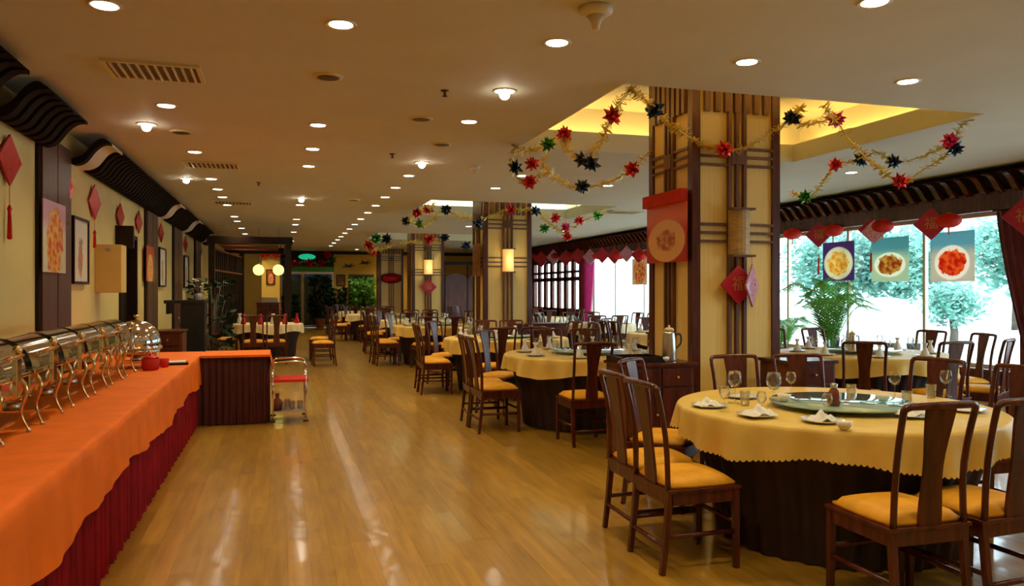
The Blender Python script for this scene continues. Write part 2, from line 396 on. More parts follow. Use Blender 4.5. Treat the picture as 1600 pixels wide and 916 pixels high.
# end wall with glass entrance
we = MB(); we.box(XL-.2, .02, YE, YE+.2, 0, ZC).box(2.12, XR+.2, YE, YE+.2, 0, ZC)
struct('wall_end', we, M['endwall'], 'yellow end wall with the glass entrance')
g = MB().box(.02, 2.12, YE+.02, YE+.08, 0, .1).box(.02, 2.12, YE+.02, YE+.08, 2.2, 2.3).box(.02, .08, YE+.02, YE+.08, .1, 2.2).box(2.06, 2.12, YE+.02, YE+.08, .1, 2.2)
d3 = struct('door_3', g, M['steel'], 'dark glass entrance doors at the far end of the hall')
MB().box(.08, .82, YE+.03, YE+.06, .1, 2.2).build('pane', M['teal'], d3); MB().box(.94, 2.06, YE+.03, YE+.06, .1, 2.2).build('pane', M['teal'], d3)
MB().box(.82, .94, YE-.02, YE+.08, .1, 2.25).build('door_post', M['plastic'], d3)
MB().box(.08, 2.06, YE, YE+.03, 1.93, 2.2).build('transom_panel', M['bluelit'], d3)
MB().tube([(1.45, YE-.05, .8), (1.45, YE-.05, 1.5)], .02).build('handle', M['chrome'], d3)
t_ = struct('trim_3', MB().box(.02, 2.12, YE-.1, YE+.1, 2.3, ZC), M['dark'], 'dark panel above the glass entrance')
MB().box(.05, 2.1, YE-.13, YE-.101, 2.32, 2.5).build('ledge_panel', M['greenfoil'], t_)
s_ = MB().lathe([(.001, 0), (.34, 0), (.34, .04), (.001, .04)], 28).build('entrance_sign', M['exitlamp'], None, (1.05, YE-.14, 2.9)); s_.rotation_euler = (R(90), 0, 0); s_.scale = (1.0, .36, 1)
tag(s_, 'green lit oval sign above the glass entrance', 'sign')
# doorway on end wall
f = MB().box(2.72, 2.78, YE-.03, YE, 0, 2.2).box(3.72, 3.78, YE-.03, YE, 0, 2.2).box(2.78, 3.72, YE-.03, YE, 2.14, 2.2)
d4 = struct('door_4', f, M['trimw'], 'green glazed doorway in the yellow end wall')
MB().box(2.78, 3.72, YE-.02, YE-.005, 0, 2.14).build('pane', M['teal'], d4)
struct('trim_4', MB().box(XL, XR-.2, YE-.16, YE-.11, 3.02, ZC), M['dark'], 'dark strip at the top of the end wall')

# pilasters on the left wall
for i, (a, b_) in enumerate([(3.6, 4.7), (7.95, 9.05), (13.8, 15.0), (17.2, 18.6), (21.4, 22.8), (26.2, 27.6)]):
    p = MB().box(XL, XL+.03, a, b_, 0, 2.96)
    q = struct('trim_%d' % (5+i), p, M['dark'], 'dark wooden pilaster on the cream wall, number %d from the front' % (i+1))
    n = 2; w_ = (b_-a)/n
    for k in range(n): MB().box(XL+.0301, XL+.05, a+.05+k*(w_-.03), a+.02+(k+1)*(w_-.03), .05, 2.94).build('panel', M['pil'], q)

# ------------------------------------------------------------------ wavy slat cornices
def slat_poly(n=12, th=.085):
    """S-curve in (out, z): starts at the wall low, crests under the ceiling and droops to a tip"""
    P = smooth_path([(0, 0, 2.865), (.07, 0, 2.855), (.16, 0, 2.90), (.25, 0, 3.02), (.33, 0, 3.075), (.40, 0, 3.06)], 4)
    up, lo = [], []
    for i, p in enumerate(P):
        t = i/(len(P)-1); w = th*(.35+.65*sin(pi*min(1, t*1.05+.02))**.6) if 0 < t < 1 else th*.3
        up.append((p.x, min(p.z+w*.5, ZC-.005))); lo.append((p.x, p.z-w*.5))
    return up+lo[::-1]
SP = slat_poly()
def cornice(name, label, sx, x, ys, th, m):
    c = thing(name, label, 'cornice', (x, ys[0], 0))
    me = MB().prism([(sx*a, z) for a, z in SP], 0, th, 'y').mesh('slat', m)
    for y in ys:
        o = bpy.data.objects.new('slat', me); COL.objects.link(o); o.parent = c; o.location = (0, y-ys[0], 0)
    if len(ys) > 1:
        n = len(SP)//2; up = [(a, z) for a, z in SP[:n]]
        MB().prism([(sx*a, z+.004) for a, z in up]+[(sx*a, z-.012) for a, z in up[::-1]], .001, ys[-1]-ys[0]+th-.001, 'y').build('backing_board', M['slat'], c)
    return c
def span(a, b, st): n = max(1, int(round((b-a)/st))); return [a+i*st for i in range(n+1)]
for i, (a, b_, lb) in enumerate([(3.2, 6.15, 'dark wavy slat cornice at the top of the left frame edge, nearest block'), (6.75, 7.95, 'dark wavy slat cornice block above the first dark pilaster'),
        (9.05, 9.06, 'single dark wavy slat standing alone between two cornice blocks'), (9.75, 14.9, 'long dark wavy slat cornice block above the cream box and doorway'),
        (15.9, 18.4, 'dark wavy slat cornice block just beyond the first pale gap'), (19.4, 22.4, 'dark wavy slat cornice block beyond the second pale gap'), (23.4, 24.0, 'short dark wavy slat cornice block, last on the cream wall')]):
    cornice('slatted_cornice', lb, 1, XL+.002, span(a, b_, .2) if b_-a > .1 else [a], .12, M['slat'])
cornice('slatted_cornice', 'long brown wavy slat cornice running above the windows', -1, XR-.052, span(1.6, 32.0, .25), .085, M['wood'])

n_ = len(SP)//2
for y0, y1, lb in ((9.18, 9.74, 'pale curved board between the lone slat and the long slat block'), (15.03, 15.89, 'pale curved board in the first gap of the far slat blocks'), (18.53, 19.39, 'pale curved board in the second gap of the far slat blocks'), (22.53, 23.39, 'pale curved board in the last gap of the far slat blocks')):
    o = MB().prism([(a, z) for a, z in SP[:n_]]+[(a, z-.03) for a, z in SP[:n_][::-1]], 0, y1-y0, 'y').build('cornice_board', M['ivory'], None, (XL+.002, y0, 0)); tag(o, lb, 'cornice')
# ------------------------------------------------------------------ columns
CX0, CX1 = 3.68, 4.62; CW = CX1-CX0
def column(Y, i, lit):
    D = .88; T = 3.73 if i < 3 else ZC
    c = struct('column', MB().box(CX0+.02, CX1-.02, Y+.02, Y+D-.02, 0, T), M['panel'], ['cream panelled column nearest the viewer, beside the large round table', 'second cream panelled column, with the lit wall lamp', 'third cream column with a bright lamp and red diamond', 'fourth and farthest cream column'][i])
    for a in ((CX0, Y), (CX1-.075, Y), (CX0, Y+D-.075), (CX1-.075, Y+D-.075)):
        MB().box(a[0]-.005, a[0]+.08, a[1]-.005, a[1]+.08, 0, T).build('corner_post', M['wood'], c)
    def face(frame):          # frame(u, out, z): local face coordinates -> world
        def strip(nm, u0, u1, z0, z1, th=.02):
            vs = [frame(u, o, z) for z in (z0, z1) for o in (.019, -th) for u in (u0, u1)]
            MB().add(vs, [(0, 2, 3, 1), (4, 5, 7, 6), (0, 1, 5, 4), (2, 6, 7, 3), (0, 4, 6, 2), (1, 3, 7, 5)]).build(nm, M['trimw'], c)
        m_ = .5
        for du in (-.086, 0, .086): strip('vertical_strip', m_-du-.017, m_-du+.017, 0, T)
        for z0 in (2.05, 2.77):
            for dz in (-.08, 0, .08): strip('horizontal_strip', .08, m_-.105, z0+dz-.012, z0+dz+.012, .012); strip('horizontal_strip', m_+.105, .92, z0+dz-.012, z0+dz+.012, .012)
        strip('square_block', m_-.075, m_+.075, 2.70, 2.84, .03)
        for k in range(7):
            u = .5+(k-3)*.112; z_ = ZC+.04 if i == 0 else ZC-.2; strip('dentil_strip', u-.032, u+.032, z_, T, .024)
    face(lambda u, o, z: (CX0+u*CW, Y+o, z))
    face(lambda u, o, z: (CX0+o, Y+u*D, z))
    return c
COLY = [6.46, 14.2, 22.5, 30.4]
for i, y in enumerate(COLY): column(y, i, i > 0)
XM = (CX0+CX1)/2
def wall_lamp(Y, z, label, on, w=.22, h=.42):
    t = thing('wall_lamp', label, 'wall lamp', (XM, Y-.025, z))
    prof = [(w/2*sin(a), -.10*cos(a)) for a in [R(x) for x in range(-90, 91, 20)]]
    MB().prism(prof, -h/2, h/2, 'z').build('lamp_shade', M['wlamp'] if on else M['bamboo'], t)
    for zz in (h/2+.01, -h/2-.01): MB().box(-w/2-.01, w/2+.01, -.11, 0, zz-.01, zz+.01).build('lamp_rim', M['trimw'], t)
    if on:
        ld = bpy.data.lights.new('wall_lamp_light', 'POINT'); ld.energy = 2; ld.color = WARM; ld.shadow_soft_size = .05
        lo = bpy.data.objects.new('wall_lamp_light', ld); COL.objects.link(lo); lo.parent = t; lo.location = (0, -.22, 0)
wall_lamp(COLY[0], 2.05, 'unlit bamboo wall lamp on the nearest column', False)
wall_lamp(COLY[1], 2.08, 'glowing amber wall lamp on the second column', True, .22, .42)
wall_lamp(COLY[2], 2.20, 'bright lit wall lamp on the third column above a red diamond', True, .26, .42)

# ------------------------------------------------------------------ hanging diamonds
DM = {}
def diamond(loc, half, label, rz=0, mat='redpaper', tassel=0, group=None, char=True, cat='ornament'):
    t = thing('hanging_diamond', label, cat, loc, rz, group)
    key = (round(half, 2), mat)
    if key not in DM: DM[key] = MB().prism([(0, -half), (half, 0), (0, half), (-half, 0)], -.008, .008, 'y').mesh('diamond_panel', M[mat])
    o = bpy.data.objects.new('diamond_panel', DM[key]); COL.objects.link(o); o.parent = t
    if char:
        k = ('c', round(half, 2))
        if k not in DM:
            cu = bpy.data.curves.new('gold_character', 'FONT'); cu.body = '\u798f'; cu.size = half*.8; cu.align_x = 'CENTER'; cu.align_y = 'CENTER'; cu.extrude = .001; cu.materials.append(M['gold']); fo = bpy.data.objects.new('f', cu); COL.objects.link(fo); bpy.context.view_layer.update(); DM[k] = bpy.data.meshes.new_from_object(fo); DM[k].name = 'gold_character'; bpy.data.objects.remove(fo)
        o = bpy.data.objects.new('gold_character', DM[k]); COL.objects.link(o); o.parent = t; o.location = (0, -.010, 0); o.rotation_euler = (R(90), 0, 0)
    if tassel:
        MB().tube([(0, 0, -half), (0, 0, -half-tassel*.35)], .004, 5).build('cord', M['gold'], t)
        MB().lathe([(.008, 0), (.02, -.03), (.014, -.05), (.02, -tassel*.6), (.001, -tassel*.62)][::-1], 8, Matrix.Translation((0, 0, -half-tassel*.35))).build('tassel', M['redfoil'], t)
    else:
        MB().tube([(0, 0, half-.01), (0, 0, half+.08)], .003, 5).build('cord', M['gold'], t)
    return t
# column ones
d_ = diamond((4.13, COLY[0]-.06, 1.56), .19, 'red diamond hanging under the bamboo lamp, overlapped by a pink foil one')
d_ = diamond((4.25, COLY[0]-.10, 1.55), .20, 'wrinkled pink foil diamond overlapping the red one on the nearest column', R(40), 'pinkfoil', 0, None, False)
diamond((XM, COLY[2]-.06, 1.62), .24, 'red diamond under the bright lamp on the third column')
# left wall ornaments: seen edge-on, red foil with tassels
for (px, py, hh, ta, lb) in [(15, 250, 40, .45, 'red foil diamond with long tassel, first on the cream wall'), (104, 292, 30, .2, 'red foil diamond half hidden behind the first dark pilaster'),
        (148, 316, 28, .34, 'red foil diamond above the cream box on the wall'), (188, 338, 20, .0, 'narrow red foil diamond above the dark doorway'),
        (217, 347, 18, .0, 'red foil diamond just before the second dark pilaster'), (252, 364, 15, .0, 'red foil diamond above the long framed scroll past the second pilaster'),
        (290, 382, 13, .0, 'red foil diamond above the far framed picture on the cream wall'), (313, 392, 13, .0, 'last red foil diamond at the far end of the cream wall')]:
    c = at_x(px, py, XL+.035); d = c.y*cos(YAW)+c.x*sin(YAW)
    diamond(c, hh*d/FPX, lb, R(84), 'redfoil', ta, None, False)
# window diamonds
for k, (px, py, hh, mt, lb) in enumerate([(1279, 367, 20, 'redpaper', 'red diamond in the window, first after the nearest column'), (1361, 359, 19, 'redpaper', 'small dark red diamond in the window above the middle food picture'),
        (1366, 362, 19, 'pinkfoil', 'pink foil diamond twisted in front of the middle window picture'), (1455, 350, 25, 'redpaper', 'largest red diamond in the window, above the right food picture'), (1600, 338, 30, 'redpaper', 'red diamond hanging before the plum curtain at the frame edge')]):
    c = at_x(px, py, XR-.28-(.06 if 'twisted' in lb else 0)); d = c.y*cos(YAW)+c.x*sin(YAW)
    diamond(c, hh*d/FPX, lb, R(-48), mt, .5 if k < 2 else 0, None, mt == 'redpaper')
k = 0
for px in range(846, 1018, 19):
    c = at_x(px, 405+(px-846)*-.045-(2 if k % 2 else 0), XR-.28); d = c.y*cos(YAW)+c.x*sin(YAW)
    diamond(c, 13*d/FPX, '%s diamond in the row over the far windows, %s' % ('pink foil' if k % 3 == 1 else 'red paper', ['beside the second column', 'second after the second column', 'third after the second column', 'fourth after the second column', 'at the plum curtain', 'first past the plum curtain', 'second past the plum curtain', 'left of the small food picture', 'above the small food picture', 'hidden partly by the nearest column'][k]), R(-48), 'pinkfoil' if k % 3 == 1 else 'redpaper', 0, None, False); k += 1
# red paper lanterns behind the diamonds
def lantern(c, r, label, group=None):
    t = thing('paper_lantern', label, 'lantern', c, 0, group)
    MB().ball((0, 0, 0), r, 14, 8, .62).build('lantern_body', M['lantern'], t)
    MB().lathe([(.03, -.01), (.03, .01)], 8, Matrix.Translation((0, 0, r*.62))).build('lantern_cap', M['gold'], t)
    MB().tube([(0, 0, -r*.6), (0, 0, -r*1.2)], .012, 5).build('tassel', M['gold'], t)
for k, px in enumerate([1246, 1310, 1388, 1492]):
    c = at_x(px, 366-(px-1246)*.085, XR-.13+.0); c.x = XR-.24; lantern(c, .17, 'squat red paper lantern under the window beam, %s' % ['nearest to the column', 'between the first two diamonds', 'between the twin and the largest diamond', 'right of the largest diamond'][k])
for k, px in enumerate([836, 868, 893, 934, 968, 1003]):
    c = at_x(px, 400, XR-.22); lantern(c, .17, 'small red lantern over the far windows, %s' % ['beside the second column', 'second from the second column', 'just before the plum curtain', 'first past the plum curtain', 'over the bright window', 'beside the nearest column'][k])

# ------------------------------------------------------------------ pictures and posters
def picture_plane(name, w, h, m, parent):
    me = bpy.data.meshes.new(name); t = .004
    me.from_pydata([(-w/2, -t, -h/2), (w/2, -t, -h/2), (w/2, -t, h/2), (-w/2, -t, h/2), (-w/2, t, -h/2), (w/2, t, -h/2), (w/2, t, h/2), (-w/2, t, h/2)], [], [(0, 1, 2, 3), (5, 4, 7, 6), (0, 4, 5, 1), (1, 5, 6, 2), (2, 6, 7, 3), (3, 7, 4, 0)])
    uv = me.uv_layers.new(name='UVMap')
    for li, l in enumerate(me.loops):
        v = me.vertices[l.vertex_index].co; uv.data[li].uv = (v.x/w+.5, v.z/h+.5)
    me.materials.append(m); o = bpy.data.objects.new(name, me); COL.objects.link(o); o.parent = parent; return o
P = dict(
    flowers=picture_mat('print_red_bowl', (.66, .62, .50), (.75, .14, .05), (.62, .03, .01), (.75, .50, .08), .30, .36, -.06, .72, (.55, .30, .45), 1),
    dumpl=picture_mat('print_dumplings', (.18, .10, .25), (.75, .68, .50), (.75, .42, .08), (.80, .62, .30), .46, .33, -.05, 1.1, None, 2),
    fish=picture_mat('print_fish', (.55, .60, .45), (.80, .76, .62), (.45, .12, .04), (.62, .45, .15), .42, .32, -.12, 1.5, (.20, .42, .42), 3),
    meat=picture_mat('print_red_dish', (.62, .55, .45), (.82, .72, .62), (.60, .05, .02), (.80, .25, .08), .40, .30, -.12, 1.15, (.25, .45, .48), 4),
    plate=picture_mat('print_round_plate', (.45, .02, .01), (.85, .48, .16), (.35, .10, .03), (.75, .32, .08), .46, .24, -.12, 1.25, (.75, .16, .02), 5),
    paint=picture_mat('print_painting', (.74, .70, .60), (.74, .70, .60), (.60, .22, .10), (.20, .25, .2), .12, .16, -.1, .5, None, 6),
    red=picture_mat('print_red_poster', (.45, .04, .02), (.8, .45, .12), (.55, .05, .02), (.8, .5, .2), .34, .25, -.15, .8, (.5, .08, .03), 7),
    small=picture_mat('print_small_dish', (.55, .42, .30), (.6, .3, .12), (.5, .12, .05), (.6, .4, .2), .42, .35, 0, .8, None, 8),
)
for k_ in ('dumpl', 'fish', 'meat', 'small'): translucent(P[k_], .6)
def poster(c, w, h, rz, m, label, frame=None, name='poster', cat='poster'):
    t = thing(name, label, cat, c, rz); picture_plane('print_sheet', w, h, P[m], t)
    if frame:
        b = .03; MB().box(-w/2-b, w/2+b, -.02, .015, h/2, h/2+b).box(-w/2-b, w/2+b, -.02, .015, -h/2-b, -h/2).box(-w/2-b, -w/2, -.02, .015, -h/2, h/2).box(w/2, w/2+b, -.02, .015, -h/2, h/2).build('picture_frame', M[frame], t)
    return t
def on_left(x0, y0, x1, y1, X, m, label, frame=None, **k):
    xm = (x0+x1)/2; a = at_x(x0, 400, X).y; b = at_x(x1, 400, X).y; c = at_x(xm, (y0+y1)/2, X); yc = (a+b)/2
    h = (y1-y0)*(c.y*cos(YAW)+c.x*sin(YAW))/FPX
    c.y = yc; poster(c, b-a, h, R(90), m, label, frame, **k)
on_left(67, 316, 102, 426, XL+.07, 'flowers', 'poster of a red bowl of food on the first dark pilaster')
on_left(114, 345, 136, 440, XL+.03, 'paint', 'tall framed brush painting on the cream wall before the cream box', 'dark', name='framed_picture', cat='picture')
on_left(229, 385, 240, 440, XL+.07, 'red', 'small orange food poster on the second dark pilaster')
on_left(249, 390, 258, 446, XL+.03, 'paint', 'framed picture with a lamp glint past the second pilaster', 'dark', name='framed_picture', cat='picture')
on_left(288, 402, 294, 448, XL+.03, 'paint', 'narrow framed picture past the third pilaster', 'dark', name='framed_picture', cat='picture')
def on_right(x0, y0, x1, y1, X, m, label):
    a = at_x(x0, 400, X).y; b = at_x(x1, 400, X).y; c = at_x((x0+x1)/2, (y0+y1)/2, X); h = (y1-y0)*(c.y*cos(YAW)+c.x*sin(YAW))/FPX
    c.y = (a+b)/2; poster(c, abs(a-b), h, R(-90), m, label)
on_right(1286, 378, 1335, 439, XR-.02, 'dumpl', 'food picture of golden dumplings hung on the window, left of three')
on_right(1362, 371, 1420, 440, XR-.02, 'fish', 'food picture with a fish dish hung on the window, middle of three')
on_right(1454, 362, 1523, 440, XR-.02, 'meat', 'food picture of a red dish hung on the window, right of three')
on_right(988, 404, 1011, 445, XR-.02, 'small', 'small food picture hung on the far bright window')
# red board with round plate on the left face of nearest column
t = thing('menu_board', 'glossy red board with a round plate picture on the side of the nearest column', 'sign', (CX0-.05, COLY[0]+.42, 2.06), R(-90))
picture_plane('print_sheet', .82, .56, P['plate'], t)
MB().box(-.40, .40, -.06, .01, .281, .40).build('board_top', M['lantern'], t)
poster((CX0-.04, COLY[1]+.42, 2.1), .6, .62, R(-90), 'small', 'square food poster on the side of the second column')
t = thing('shop_sign', 'red oval sign with a pale ring on the farthest column', 'sign', (XM, COLY[3]-.03, 2.0))
o = MB().lathe([(.001, -.02), (.42, -.02), (.42, .02), (.001, .02)], 28).build('sign_board', M['redfoil'], t); o.rotation_euler = (R(90), 0, 0); o.scale = (1, .48, 1)
o = MB().shell([(.34, -.03), (.38, -.03), (.38, .0), (.34, .0), (.34, -.03)], 28).build('sign_ring', M['white'], t); o.rotation_euler = (R(90), 0, 0); o.scale = (1, .48, 1); o.location.y = -.02
poster((2.42, YE-.02, 1.95), .30, .42, 0, 'small', 'small framed picture on the yellow end wall beside the entrance', 'dark', name='framed_picture', cat='picture')
for px, py, lb in ((544, 416, 'dark bird cutout on the yellow end wall, lower one'), (570, 411, 'dark bird cutout on the yellow end wall, upper one')):
    c = at_y(px, py, YE-.03)
    w = MB().prism([(-.30, -.08), (-.1, .02), (-.16, .12), (.02, .04), (.2, .14), (.12, .02), (.32, .06), (.1, -.06), (-.06, -.04)], -.01, .01, 'y').build('wall_bird', M['black'], None, c); tag(w, lb, 'wall decoration')

t = thing('partition_screen', 'brown wooden partition with arched top beyond the third column', 'partition', (7.2, 28.9, 0))
for k in range(5):
    x = -2.1+k*.88
    MB().prism([(x, 0), (x+.84, 0), (x+.84, 1.9)]+[(x+.42+.42*cos(a), 1.9+.28*sin(a)) for a in [R(q) for q in range(15, 166, 15)]]+[(x, 1.9)], -.03, .03, 'y').build('panel', M['wood2'], t)
    MB().box(x-.04, x-.001, -.05, .05, 0, 2.5).build('post', M['dark'], t)
MB().box(-2.14, 2.24, -.06, .06, 2.501, 2.62).build('rail', M['dark'], t)
# cream box on wall, door sign bracket
t = thing('wall_box', 'cream metal box fixed to the wall before the dark doorway', 'box', (XL+.001, 10.3, 1.48))
MB().box(0, .29, 0, .32, 0, .58).build('box_body', M['boxpaint'], t, bevel=.008)
MB().box(.12, .17, -.006, -.0005, .50, .53).build('latch', M['steel'], t)
t = MB().box(0, .22, 0, .10, 0, .30).build('door_closer_box', M['dark'], None, (XL+.001, 11.5, 2.08)); tag(t, 'small dark box on the wall above the cream box', 'box')

# ------------------------------------------------------------------ curtains
def curtain(name, path, z0, z1, m, label, amp=.035, fold=.11, group=None):
    """path: list of (y at top, y at bottom) edges; hangs in plane X with folds"""
    X, ya0, ya1, yb0, yb1 = path
    t = thing(name, label, 'curtain', (X, (ya0+ya1)/2, z0), 0, group)
    nv = 14; nu = max(24, int(abs(ya1-ya0)/fold*8)); vs, fs = [], []
    for j in range(nv+1):
        s = j/nv; z = z1+(z0-z1)*s; e = s**1.3; a = ya0+(yb0-ya0)*e; b = ya1+(yb1-ya1)*e
        for i in range(nu+1):
            u = i/nu; vs.append((amp*sin(u*nu/8*2*pi)*(.6+.4*s), a+(b-a)*u-(ya0+ya1)/2, z-z0))
    for j in range(nv):
        for i in range(nu): k = j*(nu+1)+i; fs.append((k, k+1, k+nu+2, k+nu+1))
    MB().add(vs, fs, True).build('curtain_cloth', M[m], t)
    MB().tube([(0, min(ya0, ya1)-(ya0+ya1)/2-.05, z1-z0+.01), (0, max(ya0, ya1)-(ya0+ya1)/2+.05, z1-z0+.01)], .015, 8).build('curtain_rail', M['dark'], t)
curtain('curtain', (XR-.12, 8.25, 7.3, 7.65, 7.1), .06, 2.58, 'curtain', 'dark plum curtain gathered at the right edge of the bright window')
curtain('curtain', (XR-.20, 7.7, 6.6, 7.35, 6.9), .06, 2.58, 'pinkcurtain', 'magenta curtain tucked behind the plum curtain at the frame edge')
curtain('curtain', (XR-.13, 23.6, 22.3, 23.3, 22.8), .06, 2.58, 'pinkcurtain', 'magenta curtain beside the far window')
curtain('curtain', (XR-.13, 15.4, 14.8, 15.35, 14.9), .06, 2.58, 'curtain', 'plum curtain on the pier behind the nearest column')

# ------------------------------------------------------------------ ceiling fittings
def spot_light(parent, power, col=WARM):
    ld = bpy.data.lights.new('downlight_lamp', 'SPOT'); ld.energy = power; ld.color = col; ld.spot_size = R(132); ld.spot_blend = .9; ld.shadow_soft_size = .06
    lo = bpy.data.objects.new('downlight_lamp', ld); COL.objects.link(lo); lo.parent = parent; lo.location = (0, 0, -.03)
ringm = MB().shell([(.070, -.002), (.092, -.010), (.098, -.004), (.098, 0)], 24).mesh('trim_ring', M['ivory'])
discm = MB().lathe([(.070, -.006), (.070, -.002)], 24).mesh('lamp_lens', M['lampon'])
spotm = MB().ball((0, 0, -.03), .045, 12, 8).mesh('lamp_bulb', M['spoton'])
def downlight(x, y, label, power=LAMP_W, spot=False, group=None):
    t = thing('ceiling_downlight', label, 'ceiling light', (x, y, ZC), 0, group)
    for nm, me in (('trim_ring', ringm), ('lamp_bulb', spotm) if spot else ('lamp_lens', discm)):
        o = bpy.data.objects.new(nm, me); COL.objects.link(o); o.parent = t
    if power: spot_light(t, power)
ROW = {'left': (-.97, [4.97, 7.5, 9.9, 11.0, 12.2, 13.4, 14.5, 15.8, 18.2, 19.4, 21.5, 23.6, 25.8, 28]),
       'middle': (.36, [4.91, 7.95, 9.3, 10.6, 14.3, 15.4, 18.5, 20.0, 22.5, 26.5]),
       'right': (1.76, [4.86, 7.37, 11.06, 12.4, 13.7, 15.1, 16.5, 18, 19.5, 21, 22.5, 24, 25.5, 27.2, 29])}
ORD = ['first', 'second', 'third', 'fourth', 'fifth', 'sixth', 'seventh', 'eighth', 'ninth', 'tenth', 'eleventh', 'twelfth', 'thirteenth', 'fourteenth', 'fifteenth']
for nm, (x, yl) in ROW.items():
    for k, y in enumerate(yl):
        downlight(x, y, 'lit recessed downlight, %s from the front in the row %s' % (ORD[k], {'left': 'along the buffet', 'middle': 'over the aisle', 'right': 'beside the columns'}[nm]), LAMP_W if y < 14 else LAMP_W*.9, y in (14.3,))
for x, y, lb, sp in [(1.77, 6.15, 'bright flaring spotlight over the aisle edge, before the first coffer', True), (1.74, 9.88, 'bright flaring spotlight over the aisle edge, beside the first coffer', True),
        (3.22, 4.88, 'lit downlight in front of the first coffer, above the near table', False), (4.73, 4.97, 'lit downlight in front of the right half of the first coffer', False), (3.25, 3.66, 'lit downlight at the top frame edge above the near table', False),
        (3.3, 10.6, 'lit downlight behind the first coffer, left of two', False), (3.3, 12.0, 'lit downlight just before the second coffer', False), (4.9, 11.2, 'lit downlight behind the first coffer, near the column', False), (6.6, 11.6, 'lit downlight behind the first coffer, toward the windows', False),
        (7.6, 9.0, 'lit downlight behind the nearest column toward the windows', False), (7.6, 5.6, 'lit downlight between the first coffer and the windows', False), (7.6, 14.5, 'lit downlight between second coffer and windows', False), (4.6, 19.3, 'lit downlight between second and third coffers', False), (7.4, 20, 'lit downlight near the far window', False), (4.9, 27.5, 'lit downlight beyond the third coffer', False), (2.9, 31.2, 'added downlight washing the yellow end wall, left one', False), (4.4, 31.8, 'added downlight washing the yellow end wall, right one', False), (-.3, 25.0, 'added downlight before the yellow pillar in the pavilion', False), (7.2, 26.5, 'lit downlight before the brown partition', False)]:
    downlight(x, y, lb, LAMP_W*(1.9 if 'washing' in lb or 'pavilion' in lb else .8 if sp else .9), sp)  # end wall and pavilion downlights are added to brighten the far end
for px, py, lb in ((229, 200, 'small bright spotlight near the wall before the second ceiling vent'), (291, 283, 'small bright spotlight near the wall beyond the second ceiling vent')):
    c = at_z(px, py, ZC-.04); downlight(c.x, c.y, lb, 25, True)
for x, y, q in ((-.97, 2.4, 'over the buffet front'), (.36, 2.4, 'over the aisle'), (1.76, 2.4, 'over the aisle edge'), (3.4, 1.4, 'before the foreground chairs'), (5.2, 2.4, 'before the cut off right table'), (.36, .2, 'straight overhead'), (2.6, -.2, 'overhead toward the tables'), (6.5, .8, 'overhead toward the windows')):
    downlight(x, y, 'lit recessed downlight out of frame, '+q)  # unseen downlights, put in for the light they give the room

def vent(c, w, d, label):
    t = thing('ceiling_vent', label, 'vent', (c.x, c.y, ZC))
    MB().box(-w/2, w/2, -d/2, d/2, -.012, -.002).build('backing', M['grille'], t)
    MB().box(-w/2-.03, w/2+.03, -d/2-.03, -d/2, -.022, 0).box(-w/2-.03, w/2+.03, d/2, d/2+.03, -.022, 0).box(-w/2-.03, -w/2, -d/2, d/2, -.022, 0).box(w/2, w/2+.03, -d/2, d/2, -.022, 0).build('frame', M['plastic'], t)
    me = MB().box(-.006, .006, -d/2, d/2, -.03, -.012, Matrix.Rotation(R(20), 4, 'Y')).mesh('slat', M['plastic'])
    n = int(w/.055)
    for k in range(n): o = bpy.data.objects.new('slat', me); COL.objects.link(o); o.parent = t; o.location.x = -w/2+(k+.5)*w/n
vent(at_z(243, 110, ZC), .60, .42, 'large slatted ceiling vent over the buffet, nearest one')
vent(at_z(331, 257, ZC), .62, .42, 'second slatted ceiling vent over the buffet')
vent(at_z(363, 316, ZC), .65, .42, 'third slatted ceiling vent, far down the buffet side')
vent(at_z(975, 331, ZC), .65, .4, 'slatted ceiling vent behind the first coffer near the windows')
for px, py, lb in ((513, 119, 'round ceiling speaker between aisle downlights'), (658, 185, 'round ceiling speaker beside the right downlight row'), (283, 206, 'round ceiling speaker over the buffet'), (690, 225, 'small round ceiling speaker near the bright spotlight'), (350, 352, 'far round ceiling speaker over the buffet'), (553, 312, 'far round ceiling speaker over the aisle')):
    c = at_z(px, py, ZC); t = thing('ceiling_speaker', lb, 'speaker', (c.x, c.y, ZC))
    MB().shell([(.085, -.014), (.11, -.012), (.115, 0)], 24).build('speaker_rim', M['plastic'], t)
    MB().lathe([(.085, -.012), (.085, -.002)], 24).build('speaker_grille', M['grille'], t)
for px, py, s, lb in ((931, 12, 1.0, 'pale cone shaped smoke detector at the top of the frame'), (741, 260, .8, 'pale cone shaped smoke detector left of the first coffer')):
    c = at_z(px, py, ZC); t = thing('smoke_detector', lb, 'detector', (c.x, c.y, ZC)); t.scale = (s, s, s)
    MB().lathe([(.10, 0), (.10, -.03), (.07, -.05)], 20).build('detector_base', M['ivory'], t)
    MB().lathe([(.055, -.05), (.03, -.09), (.02, -.13), (.012, -.135)], 16).build('detector_head', M['ivory'], t)
for px, py, lb in ((695, 145, 'small dark sprinkler head on the ceiling between speakers'), (613, 243, 'small dark sprinkler head farther down the aisle'), (404, 287, 'small sprinkler head on the ceiling toward the buffet side')):
    c = at_z(px, py, ZC-.02); t = thing('sprinkler_head', lb, 'sprinkler', (c.x, c.y, ZC))
    MB().lathe([(.035, 0), (.035, -.008), (.012, -.012), (.012, -.04)], 12).build('sprinkler_body', M['grille'], t)
    MB().lathe([(.022, -.052), (.022, -.046)], 12).build('deflector', M['grille'], t)

